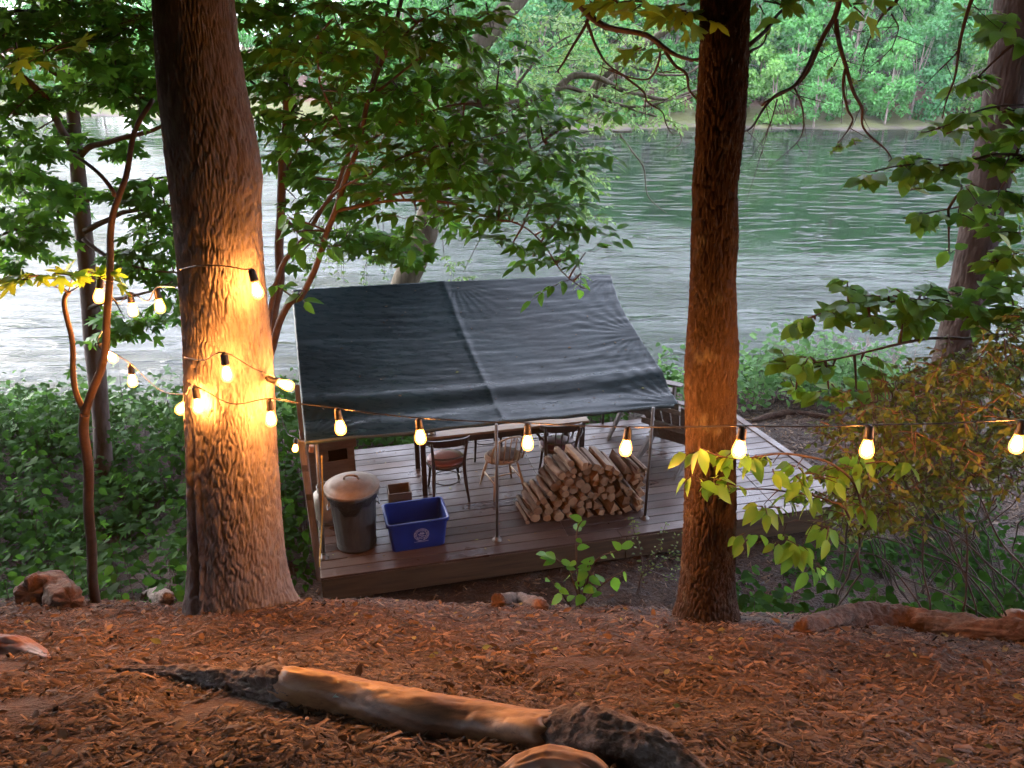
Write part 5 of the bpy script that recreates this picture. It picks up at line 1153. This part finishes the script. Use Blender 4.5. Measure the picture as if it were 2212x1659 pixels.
M_greyp = noisy('silvered_plank', [(0.084, 0.072, 0.066), (0.144, 0.126, 0.120), (0.198, 0.180, 0.174)], 6, (4, 4, .5), rough=.75, bmp=.3, bdist=.004)
g0 = aty(682, 1105, 7.25); T = empty('leaning_plank', (0, 0, 0), 0, 'silver grey plank with metal straps leaning by the cabinet at the deck edge', 'plank')
pl = MB(); a = Vector((g0.x - .03, g0.y, float(gz(g0.x - .03, g0.y)))); b = aty(652, 952, 7.3); T.location = a; pl.bar(Vector((0, 0, 0)), b - a, .075, .03, (0, -1, .2)); pl.build('board', M_greyp, T)
for t in (.62, .82):
    mb = MB(); c_ = (b - a) * t; mb.bar(c_ - (b - a).normalized() * .035 + Vector((0, -.02, 0)), c_ + (b - a).normalized() * .035 + Vector((0, -.02, 0)), .06, .006, (0, -1, .2)); mb.build('strap', M_pole, T)
b2 = aty(643, 831, 8.3); a2 = aty(656, 960, 8.3); a2.z = .0; a2.x = aty(662, 1010, 8.3).x
mb = MB(); mb.bar((0, 0, 0), b2 - a2, .07, .03, (0, -1, .2)); o = mb.build('upright_board', M_greyp); o.location = a2; tag(o, 'narrow weathered upright board at the tarp side edge', 'board')
M_rope = noisy('yellow_rope', [(.3, .18, .03), (.42, .27, .06)], 30, rough=.8, bmp=.3)
p = [aty(695, 985, 7.0), aty(697, 1080, 7.02), aty(694, 1160, 6.98), aty(690, 1225, 6.9)]
mb = MB(); C = curve_pts(p, 8); mb.tube([q - C[0] for q in C], .007, 7); o = mb.build('rope', M_rope); o.location = C[0]; tag(o, 'yellow guy rope hanging down the corner pole of the tarp', 'rope')

# ---------------------------------------------------------------- string lights
K = 2 ** -EXPO
M_core, nt, b = new_mat('hot_filament')
em = nt.nodes.new('ShaderNodeEmission'); em.inputs[0].default_value = (1, .375, .10, 1); em.inputs[1].default_value = 1250 * K
nt.links.new(em.outputs[0], nt.nodes['Material Output'].inputs[0])
M_glow, nt, b = new_mat('amber_bulb_glass')
em = nt.nodes.new('ShaderNodeEmission'); em.inputs[0].default_value = (1, .28, .04, 1); em.inputs[1].default_value = 9 * K
tr_ = nt.nodes.new('ShaderNodeBsdfTransparent'); tr_.inputs[0].default_value = (1, .86, .62, 1); ad = nt.nodes.new('ShaderNodeAddShader')
nt.links.new(em.outputs[0], ad.inputs[0]); nt.links.new(tr_.outputs[0], ad.inputs[1]); nt.links.new(ad.outputs[0], nt.nodes['Material Output'].inputs[0])
M_sock = noisy('black_socket', [(.008, .008, .008), (.015, .014, .013)], 10, rough=.5, bmp=.05)
BULB_PROF = [(.0, -.130), (.010, -.1285), (.019, -.123), (.0245, -.113), (.0262, -.101), (.0252, -.088), (.0215, -.072), (.017, -.056), (.014, -.045), (.0125, -.042)]
def bulb(name, loc, tilt, label):
    T = empty(name, loc, 0, label, 'light bulb', 'glowing bulbs on the light strings'); T.rotation_euler = tilt
    mb = MB(); mb.lathe([(r_ * 1.08, z * 1.02) for r_, z in BULB_PROF], 16); gl = mb.build('glass', M_glow, T)
    mb = MB(); mb.lathe([(0, -.120), (.011, -.117), (.0185, -.106), (.0195, -.098), (.016, -.080), (.011, -.062), (0, -.054)], 10); mb.build('filament', M_core, gl)
    mb = MB(); mb.lathe([(.0, .012), (.012, .012), (.017, .004), (.018, -.03), (.020, -.034), (.019, -.046), (.0, -.046)], 14); mb.tube([(0, 0, .004), (0, 0, .018)], .008, 8); mb.build('socket', M_sock, T)
    return T
first = None
def put_bulb(px, py, Y_, label, tilt=(0, 0, 0)):
    """px, py: middle of the glass in the photo"""
    global first
    d = Euler(tilt).to_matrix() @ Vector((0, 0, -.088)); loc = aty(px, py, Y_) - d
    if first is None: first = bulb('light_bulb', loc, tilt, label); return first
    T = copy_tree(first); T.location = loc; T.rotation_euler = tilt; T['label'] = label; return T
NB = [  # the long string in front of the deck
    (585, 903, 3.68, 'glowing bulb against the edge of the thick furrowed trunk, nearest the tarp'), (735, 922, 3.65, 'glowing bulb hanging in front of the dark tarp near the cabinet'), (908, 942, 3.62, 'glowing bulb hanging in front of the napkin caddy on the table'), (1140, 955, 3.58, 'glowing bulb hanging by the pale spindle back chair'),
    (1352, 966, 3.3, 'glowing bulb hanging right over the top of the firewood stack'.replace(' right', '')), (1597, 968, 2.95, 'glowing bulb among drooping leaves in front of the straight brown trunk'), (1873, 968, 2.95, 'glowing bulb hanging before the wood chip path beyond the deck'), (2197, 958, 3.0, 'glowing bulb hanging in the amber honeysuckle bush at the picture edge')]
loc_b = [put_bulb(x, y, Y_, l, (R(random.uniform(-4, 4)), R(random.uniform(-4, 4)), 0)) for x, y, Y_, l in NB]
loc_w = [put_bulb(490, 806, 3.575, 'glowing bulb lighting the middle of the thick furrowed trunk'), put_bulb(428, 876, 3.66, 'glowing bulb low on the thick trunk beside its long scar'), put_bulb(555, 626, 3.73, 'topmost glowing bulb on the thick furrowed trunk', (0, R(-8), 0)),
         put_bulb(617, 831, 3.84, 'bulb tilted sideways at the edge of the thick trunk', (0, R(-68), 0)), put_bulb(394, 880, 3.86, 'bulb tilted outward peeking from behind the thick trunk', (0, R(42), 0))]
loc_l = [put_bulb(214, 638, Yf + .06, 'glowing bulb under yellow lit leaves on the forked sapling', (0, R(14), 0)), put_bulb(287, 668, 4.6, 'glowing bulb hidden behind dark maple leaves beside the sapling'), put_bulb(345, 660, 4.4, 'glowing bulb hidden behind maple leaves next to the thick trunk'), put_bulb(240, 770, 4.55, 'bulb low on the second string touching the forked sapling', (0, R(-35), 0)), put_bulb(286, 821, 4.5, 'glowing bulb hanging against the green riverside undergrowth', (0, R(5), 0))]
loc_c = [put_bulb(638, 967, 6.7, 'small glowing bulb beside the grey plank at the deck corner', (0, R(10), 0))]
def cable(name, pts, label, rad=.0033):
    C = curve_pts(pts, 8); mb = MB(); o0 = C[0]; mb.tube([q - o0 for q in C], rad, 6); o = mb.build(name, M_sock); o.location = o0; return tag(o, label, 'cable')
top = lambda T: T.matrix_basis @ Vector((0, 0, .016))
def droop(a, b, s=.03): return (a + b) / 2 - UP * s
seq = [aty(404, 858, 3.70), aty(430, 858, 3.66)]
pts = [aty(402, 852, 3.78), top(loc_w[1]), aty(500, 872, 3.63), top(loc_b[0])]
for a_, b_ in zip(loc_b[:-1], loc_b[1:]): pts += [droop(top(a_), top(b_), .004), top(b_)]
pts.append(aty(2330, 925, 3.05)); cable('light_cable', pts, 'long black light cable sagging across the front of the deck')
cable('light_cable', [aty(398, 772, 3.78), aty(440, 778, 3.64), top(loc_w[0]), aty(550, 797, 3.66), aty(590, 812, 3.80), top(loc_w[3])], 'black cable wrapped across the middle of the thick trunk')
cable('light_cable', [aty(388, 582, 3.80), aty(430, 574, 3.68), aty(480, 574, 3.66), aty(530, 582, 3.69), top(loc_w[2])], 'black cable wrapped high round the thick furrowed trunk')
cable('light_cable', [top(loc_w[4]), aty(350, 845, 4.1), top(loc_l[4]), droop(top(loc_l[4]), top(loc_l[3]), .0), top(loc_l[3]), aty(228, 690, 4.3), top(loc_l[0])], 'black cable looping from the thick trunk to the forked sapling')
cable('light_cable', [top(loc_l[0]), aty(255, 655, 4.4), top(loc_l[1]), aty(318, 650, 4.5), top(loc_l[2]), aty(380, 620, 4.0)], 'black cable running behind the maple leaves to the thick trunk')
cable('light_cable', [aty(604, 890, 6.9), aty(620, 935, 6.8), top(loc_c[0]), aty(655, 960, 6.9)], 'short black cable reaching the deck corner')

# ---------------------------------------------------------------- logs and stumps along the slope
M_peel = noisy('peeled_log', [(0.020, 0.009, 0.005), (0.098, 0.043, 0.018), (0.177, 0.086, 0.036), (0.207, 0.117, 0.051)], 2.6, (1, 3.0, 3.0), rough=.5, bmp=.25, bdist=.01)
nt = M_peel.node_tree; b = nt.nodes['Principled BSDF']; src = b.inputs['Base Color'].links[0].from_socket
g1 = N(nt, 'ShaderNodeTexNoise', Scale=5, Detail=8, Roughness=.75, Distortion=1.0); nt.links.new(coords(nt, (1.2, 9, 9), rot=(0, 0, R(14))), g1.inputs['Vector'])
g2 = ramp(nt, g1.outputs[0], [(.3, (.45, .4, .38)), (.48, (1, 1, 1)), (.62, (1, 1, 1)), (.75, (.6, .5, .42))]); nt.links.new(mixc(nt, src, g2, 1.0, 'MULTIPLY'), b.inputs['Base Color'])
M_lbark = noisy('dark_log_bark', [(.02, .014, .011), (.065, .046, .037), (.15, .13, .12)], 9, rough=.85, bmp=1, bdist=.03, bscale=22)
M_orange = noisy('red_heartwood', [(0.054, 0.015, 0.005), (0.104, 0.038, 0.012), (0.139, 0.066, 0.023)], 5, rough=.55, bmp=.3, bdist=.008)
M_rot = noisy('rotten_wood', [(0.019, 0.010, 0.007), (0.055, 0.028, 0.017), (0.121, 0.066, 0.044)], 7, rough=.9, bmp=.9, bdist=.03, bscale=20)
def log(name, px, rad, mat, lab, cat='log', sink=.35, rough=.1, parent=None, endm=None, squash=1.0, n=8, furrow=0.0, nseg=56, seed=0, crack=0.0):
    P = [gpt(x, y) for x, y in px]; C = curve_pts(P, n * 3); rr = np.array(lerp_list(rad, len(C)))
    C = np.array([list(c_ + UP * (q * (1 - sink * 1.2))) for c_, q in zip(C, rr)]); o0 = parent.location if parent else Vector(C[0])
    k = len(C); tan = norm(np.gradient(C, axis=0)); sd_ = norm(np.cross(tan, [0, 0, 1])); up_ = np.cross(sd_, tan)
    hh = np.concatenate([[0], np.cumsum(np.linalg.norm(np.diff(C, axis=0), axis=1))])
    TH, H = np.meshgrid(np.arange(nseg) / nseg * 2 * math.pi, hh); cs, sn = np.cos(TH), np.sin(TH); s_ = seed + len(bpy.data.objects) % 97
    f = 1 + rough * fbm(cs * 1.2, sn * 1.2, H * 4, 4, s_) + rough * .35 * fbm(cs * 5, sn * 5, H * 14, 3, s_ + 3)
    if furrow:
        f1, f2 = worley(TH / (2 * math.pi) * 16 + .6 * fbm(cs * 2, sn * 2, H * 8, 2, s_), H * 13, 16, s_); f = f + furrow * (np.clip((f2 - f1) / .3, 0, 1) - 1)
    if crack: f = f - crack * np.clip(1 - np.abs(vn(TH * 3.0 + .3 * fbm(cs, sn, H * 5, 2, 4), H * .9, 0, s_ + 9)) / .06, 0, 1)
    e = np.clip(np.minimum(np.arange(k), k - 1 - np.arange(k)) / 2.0, 0, 1)[:, None]
    f = f * (.80 + .20 * np.sqrt(e)) ; off = (fbm(cs * 2.2, sn * 2.2, 0, 3, s_ + 5) * .35 * rr[:, None] * (1 - e))[..., None] * tan[:, None]
    V = C[:, None] + (cs * rr[:, None] * f)[..., None] * sd_[:, None] + (sn * rr[:, None] * f * squash)[..., None] * up_[:, None] + off
    V = np.concatenate([V.reshape(-1, 3), C[:1], C[-1:]]) - np.array(list(o0))
    i_ = np.arange(k - 1)[:, None] * nseg; j_ = np.arange(nseg)[None]; q4 = np.stack([i_ + j_, i_ + (j_ + 1) % nseg, i_ + nseg + (j_ + 1) % nseg, i_ + nseg + j_], -1).reshape(-1, 4)
    jj = np.arange(nseg); t3 = np.concatenate([np.stack([jj, np.full(nseg, k * nseg), (jj + 1) % nseg], -1), np.stack([(k - 1) * nseg + jj, (k - 1) * nseg + (jj + 1) % nseg, np.full(nseg, k * nseg + 1)], -1)])
    o = np_mesh(name, V, [q4, t3], mat, parent)
    if endm: o.data.materials.append(endm); mi = np.zeros(len(q4) + len(t3), np.int32); mi[len(q4):] = 1; o.data.polygons.foreach_set('material_index', mi)
    if not parent: o.location = o0; tag(o, lab, cat)
    return o
main = log('fallen_log', [(590, 1490), (640, 1500), (760, 1530), (900, 1562), (1050, 1590), (1190, 1612)], [.045, .076, .082, .086, .088, .08], M_peel, 'peeled yellow fallen log half buried in the chips at the photographer end of the slope'.replace(' at the photographer end of the slope', ' across the slope'), endm=M_rot, sink=.5, n=14, rough=.11, crack=.04)
log('bark_piece', [(240, 1444), (380, 1462), (500, 1482), (610, 1506), (660, 1516)], [.008, .036, .056, .072, .04], M_lbark, None, parent=main, rough=.3, sink=.5, n=12, furrow=.2)
log('bark_log', [(1120, 1600), (1180, 1604), (1290, 1622), (1420, 1652), (1540, 1700)], [.02, .07, .082, .076, .02], M_lbark, 'dark log with cracked bark continuing beyond the peeled log', rough=.2, sink=.45, n=14, furrow=.12)
log('sawn_stub', [(1060, 1690), (1120, 1684), (1190, 1676), (1270, 1684), (1320, 1700)], [.02, .06, .075, .06, .02], M_orange, 'orange brown sawn stub leaning on the peeled log', sink=.75, rough=.2, n=9, crack=.1)
log('stump', [(-90, 1412), (-30, 1404), (30, 1406), (75, 1416), (105, 1424)], [.05, .06, .062, .045, .01], M_orange, 'smooth rusty stump end with dark chips around it', sink=.6, rough=.25, n=9, crack=.1)
log('wood_chunk', [(70, 1306), (112, 1302), (158, 1318)], [.10, .125, .08], M_rot, 'pinkish rotten chunk of log at the slope edge near the forked sapling', sink=.15, rough=.3, n=9)
log('wood_chunk', [(312, 1300), (336, 1298), (364, 1310)], [.05, .075, .05], M_lbark, 'small dark stub of log between sapling and thick trunk', sink=0, rough=.25)
log('wood_chunk', [(1076, 1312), (1115, 1304), (1170, 1322)], [.05, .068, .05], M_rot, 'mossy broken chunk of log on the slope crest before the deck', sink=.2, rough=.25, n=9)
log('edge_log', [(1730, 1372), (1840, 1352), (1960, 1362), (2090, 1376), (2230, 1386)], [.05, .085, .08, .075, .07], M_rot, 'long rotten log lying along the slope edge under the canes', sink=.4, rough=.3, n=10, furrow=.12)
log('sawn_block', [(2112, 1352), (2160, 1345), (2200, 1356)], [.055, .065, .055], M_orange, 'reddish sawn block resting at the end of the rotten edge log', sink=0, rough=.12, n=8)
log('root_stub', [(520, 1282), (548, 1276), (590, 1284)], [.028, .04, .028], M_rot, 'gnarled root knob at the foot of the thick furrowed trunk', sink=.2, rough=.3)
log('path_log', [(1625, 912), (1690, 898), (1760, 902), (1850, 918)], [.03, .05, .045, .03], M_rot, 'low rotten log bordering the wood chip path by the deck', sink=.2, rough=.2)
p = gpt(772, 1534, .0); o = leaves('fallen_leaf', leaf_mat('grey_green_leaf', [(0, (.2, .27, .22)), (1, (.2, .27, .22))], .1), [(0, 0, 0)], [(-.7, -.5, .1)], [(.1, -.4, 1)], .085, MAPLE); o.location = p + UP * .10; md = o.modifiers.new('thickness', 'SOLIDIFY'); md.thickness = .001; tag(o, 'pale green maple leaf lying on the peeled log', 'leaf')
for px, py, lab in ((1005, 1478 if False else 1470, None),): pass

# dead leaves and bits blown over deck, tarp and slope
def litter(P, U, name, lab, sizes, mat, seed):
    r = np.random.default_rng(seed); n = len(P); D = r.normal(0, 1, (n, 3)); D[:, 2] *= .15
    o = leaves(name, mat, P, D, np.asarray(U) + r.normal(0, .12, (n, 3)), r.uniform(*sizes, n), OVAL); tag(o, lab, kind='stuff')
L_dead = leaf_mat('dead_leaf', [(0, (.03, .015, .008)), (.5, (.08, .045, .02)), (.85, (.16, .10, .05)), (1, (.14, .17, .05))], .15, (.2, .12, .04), .7, .2)
r = np.random.default_rng(77); gx_, gy_ = r.integers(4, nv - 4, 90), r.integers(4, nu - 4, 90); tp = np.array([P_tarp[i, j] for i, j in zip(gx_, gy_)])
litter(tp + nrm * .008, np.broadcast_to(nrm, tp.shape), 'tarp_litter', 'tiny fallen leaves and specks scattered on the tarp', (.012, .04), L_dead, 1)
n = 170; a_, b_ = r.uniform(.05, LEN - .3, n), r.uniform(.02, DEEP - .1, n); dp = np.array([list(dk(i, j, .006)) for i, j in zip(a_, b_)])
litter(dp, np.tile([0, 0, 1.0], (n, 1)), 'deck_litter', 'small dead leaves lying on the deck boards', (.02, .055), L_dead, 2)
sp_ = slope_sampler(900); litter(sp_ + np.array([0, 0, .018]), np.tile([0, -.4, 1.0], (len(sp_), 1)), 'leaf_litter', 'brown dead leaves among the wood chips', (.02, .06), L_dead, 3)
mb = MB(); q_ = slope_sampler(150)
for i, p_ in enumerate(q_):
    d_ = Vector((random.gauss(0, 1), random.gauss(0, .5), random.gauss(0, .1))).normalized() * random.uniform(.04, .16); a_ = Vector(p_) + UP * .014; e_ = a_ + d_; e_.z = float(gz(e_.x, e_.y)) + .016
    mb.tube([a_, (a_ + e_) / 2 + UP * .008, e_], [.0025, .0022, .001], 5, cap=False)
tag(mb.build('twig_litter', M_twig), 'thin broken twigs lying among the wood chips', kind='stuff')

# ---------------------------------------------------------------- undergrowth
def veg(n, fx, name, label, mat, tpl, size, zr, seed, stems=.05, acc=None):
    """knee high growth: leaves on many short stems"""
    r = np.random.default_rng(seed); ns = n // 9; x, y = fx(r, ns); kp = vn(x * .75, y * .75, 0, seed + 7) + .5 * vn(x * 2.1, y * 2.1, 0, seed + 8) > -.45; x, y = x[kp], y[kp]; k = len(x); z = gz(x, y); h = r.uniform(*zr, k) * np.clip(.75 + .5 * vn(x * .9, y * .9, 0, seed), .3, 1.4)
    P, D, U, L = [], [], [], []; lean = r.normal(0, .18, (k, 2))
    for j in range(9):
        t = (j + 1) / 9; a = r.uniform(0, 6.28, k); o_ = r.uniform(.03, .13, k) * (1.15 - .4 * t)
        P.append(np.stack([x + lean[:, 0] * h * t + o_ * np.cos(a), y + lean[:, 1] * h * t + o_ * np.sin(a), z + h * (t ** .8)], -1))
        D.append(np.stack([np.cos(a), np.sin(a), -.25 + r.normal(0, .25, k)], -1)); U.append(np.stack([r.normal(0, .3, k), r.normal(0, .3, k) - .25, np.ones(k)], -1)); L.append(size * r.uniform(.55, 1.25, k))
    P, D, U, L = (np.concatenate(q) for q in (P, D, U, L))
    o = leaves(name, mat, P, D, U, L, tpl); tag(o, label, kind='stuff')
    m = np.arange(k)[r.random(k) < .5]; w = .004
    b0 = np.stack([x, y, z - .03], -1)[m]; b1 = b0 + np.stack([lean[:, 0] * h, lean[:, 1] * h, h + .03], -1)[m]
    off = np.array([(w, 0, 0), (-w * .5, w * .87, 0), (-w * .5, -w * .87, 0)])
    V = np.concatenate([b0[:, None] + off, b1[:, None] + off * .5], 1).reshape(-1, 3); q = (np.arange(len(m)) * 6)[:, None, None]
    f = np.array([(0, 1, 4, 3), (1, 2, 5, 4), (2, 0, 3, 5)]); s_ = np_mesh('undergrowth_stems', V, [(f[None] + q).reshape(-1, 4)], M_twig); tag(s_, 'thin stems of ' + label, kind='stuff')
def left_bank(r, n):
    y = 4.9 + 8.6 * r.random(n * 2) ** .75; x = r.uniform(-.72, -.05, n * 2) * (y + 3.2)
    uu = (x - A.x) * u.x + (y - A.y) * u.y; vv = (x - A.x) * v.x + (y - A.y) * v.y
    ok = ~((uu > -.18) & (vv > -.35) & (vv < DEEP + .25) & (uu < LEN)) & (np.hypot(x + 1.6, y - 3.9) > .6) & ~((uu > -.3) & (vv < 0))
    ok &= (gz(x, y) > -3) & (r.random(n * 2) < np.clip((y - 4.4) / 3.5, .12, 1)); return x[ok][:n], y[ok][:n]
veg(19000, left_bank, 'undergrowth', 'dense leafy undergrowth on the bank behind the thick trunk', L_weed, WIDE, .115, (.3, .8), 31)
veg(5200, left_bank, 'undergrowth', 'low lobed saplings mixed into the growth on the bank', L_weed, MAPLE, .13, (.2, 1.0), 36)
def rear_bank(r, n):
    y = r.uniform(10.4, 13.6, n * 2); x = r.uniform(-3, 8.5, n * 2)
    uu = (x - A.x) * u.x + (y - A.y) * u.y; vv = (x - A.x) * v.x + (y - A.y) * v.y
    ok = (vv > DEEP + .3) & ~((uu > LEN - 1.2) & (x > 3.0) & (x < 6.9) & (y < 12.4)); return x[ok][:n], y[ok][:n]
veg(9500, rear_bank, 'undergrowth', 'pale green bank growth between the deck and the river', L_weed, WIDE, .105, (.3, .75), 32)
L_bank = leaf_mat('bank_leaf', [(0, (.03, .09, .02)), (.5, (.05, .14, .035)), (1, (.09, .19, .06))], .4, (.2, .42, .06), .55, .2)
def far_corner(r, n):
    y = r.uniform(11.0, 13.2, n * 2); x = r.uniform(2.4, 6.2, n * 2); ok = (y > 11.3 + .12 * (x - 3) + .5 * vn(x * 1.3, y * 0, 0, 3)); return x[ok][:n], y[ok][:n]
veg(3000, far_corner, 'undergrowth', 'taller fresh green stems by the water beyond the deck corner', L_bank, WIDE, .12, (.5, 1.25), 37)
def tall_left(r, n):
    y = r.uniform(10.0, 13.2, n * 2); x = r.uniform(-8.5, -2.4, n * 2); return x[:n], y[:n]
veg(4200, tall_left, 'undergrowth', 'taller fresh green stems along the water edge behind the maples', L_bank, WIDE, .12, (.4, 1.1), 38)
def right_low(r, n):
    y = r.uniform(4.4, 8.6, n * 2); x = r.uniform(1.25, 5.6, n * 2)
    uu = (x - A.x) * u.x + (y - A.y) * u.y; vv = (x - A.x) * v.x + (y - A.y) * v.y
    ok = (vv < -.30) | (uu > LEN + .5); ok &= (x > 1.45 + .2 * (y - 4)) ; return x[ok][:n], y[ok][:n]
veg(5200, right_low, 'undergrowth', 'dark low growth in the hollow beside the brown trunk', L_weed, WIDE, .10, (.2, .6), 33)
# seedling in front of the deck and a twiggy one next to it
s_base = gpt(1252, 1318); T = empty('leafy_seedling', s_base, 0, 'slender green seedling with round leaves growing in front of the deck fascia', 'seedling')
g = Grow(s_base, 17)
for pts in ([(1252, 1318), (1250, 1240), (1252, 1160), (1258, 1125)], [(1252, 1318), (1270, 1240), (1300, 1200), (1370, 1175)], [(1252, 1300), (1235, 1235), (1205, 1205), (1180, 1192)], [(1256, 1300), (1290, 1260), (1350, 1230)], [(1235, 1318), (1215, 1275), (1185, 1245)], [(1255, 1310), (1262, 1250), (1275, 1210)]):
    C = limb(g.t, pts, s_base.y + .05, .007, .003, s_base, 6, 6)
    for q in range(len(C) // 4, len(C), 2):
        g.leaf(C[q], (random.gauss(0, 1), random.gauss(0, .6), -.1 + random.gauss(0, .3)), (random.gauss(0, .3), -.35, 1), random.uniform(.05, .095))
g.done(T, L_ash, WIDE, M_twig, 'foliage')
t_base = gpt(1380, 1290); T = empty('twiggy_seedling', t_base, 0, 'thin twiggy seedling with tiny leaves between wood pile and brown trunk', 'seedling')
g = Grow(t_base, 18)
for pts in ([(1372, 1292), (1395, 1235), (1440, 1210), (1470, 1150)], [(1380, 1280), (1390, 1220), (1370, 1160), (1360, 1120)], [(1390, 1240), (1420, 1190), (1440, 1130)], [(1400, 1230), (1450, 1250), (1462, 1190)]):
    C = limb(g.t, pts, t_base.y + .05, .006, .002, t_base, 6, 6)
    for q in range(4, len(C)):
        for _ in range(3): g.leaf(C[q] + Vector((random.gauss(0, .02), 0, random.gauss(0, .02))), (random.gauss(0, 1), random.gauss(0, .6), .2), (random.gauss(0, .3), -.35, 1), random.uniform(.025, .05))
g.done(T, L_gold, SMALL, M_twig_red, 'foliage')
# bare reddish thicket at the water's edge
w_base = aty(1820, 850, 13.5); w_base.z = float(gz(w_base.x, 13.5)); T = empty('bare_thicket', w_base, 0, 'bare pinkish brush at the waterside beyond the wood chip path', 'shrub')
g = Grow(w_base, 19)
for q in range(70):
    x = random.uniform(1690, 1960); Y_ = random.uniform(12.8, 14.2); p0 = aty(x + random.gauss(0, 20), 850, Y_); p0.z = float(gz(p0.x, p0.y)); K_ = g.twig(p0, aty(x + random.gauss(0, 30), random.uniform(715, 800), Y_), random.gauss(0, .08), .007, 6, 4)
    for s_ in range(2, 6):
        for _ in range(2): g.twig(K_[s_], K_[s_] + Vector((random.gauss(0, .16), random.gauss(0, .16), abs(random.gauss(.12, .1)))), 0, .003, 2, 3)
g.t.build('stem', noisy('pinkish_twig', [(.16, .1, .09), (.26, .18, .17)], 10, rough=.8, bmp=0), T)

# ---------------------------------------------------------------- river air
m = bpy.data.materials.new('river_haze'); m.use_nodes = True; nt = m.node_tree; nt.nodes.clear()
out = nt.nodes.new('ShaderNodeOutputMaterial'); pv = nt.nodes.new('ShaderNodeVolumePrincipled'); nt.links.new(pv.outputs[0], out.inputs['Volume'])
pv.inputs['Color'].default_value = (.90, .95, 1, 1); pv.inputs['Density'].default_value = .00022; pv.inputs['Anisotropy'].default_value = .2
mb = MB(); mb.box((0, 105, 25), (420, 330, 72)); o = mb.build('haze', m); tag(o, 'thin pale evening haze over the river', kind='stuff')
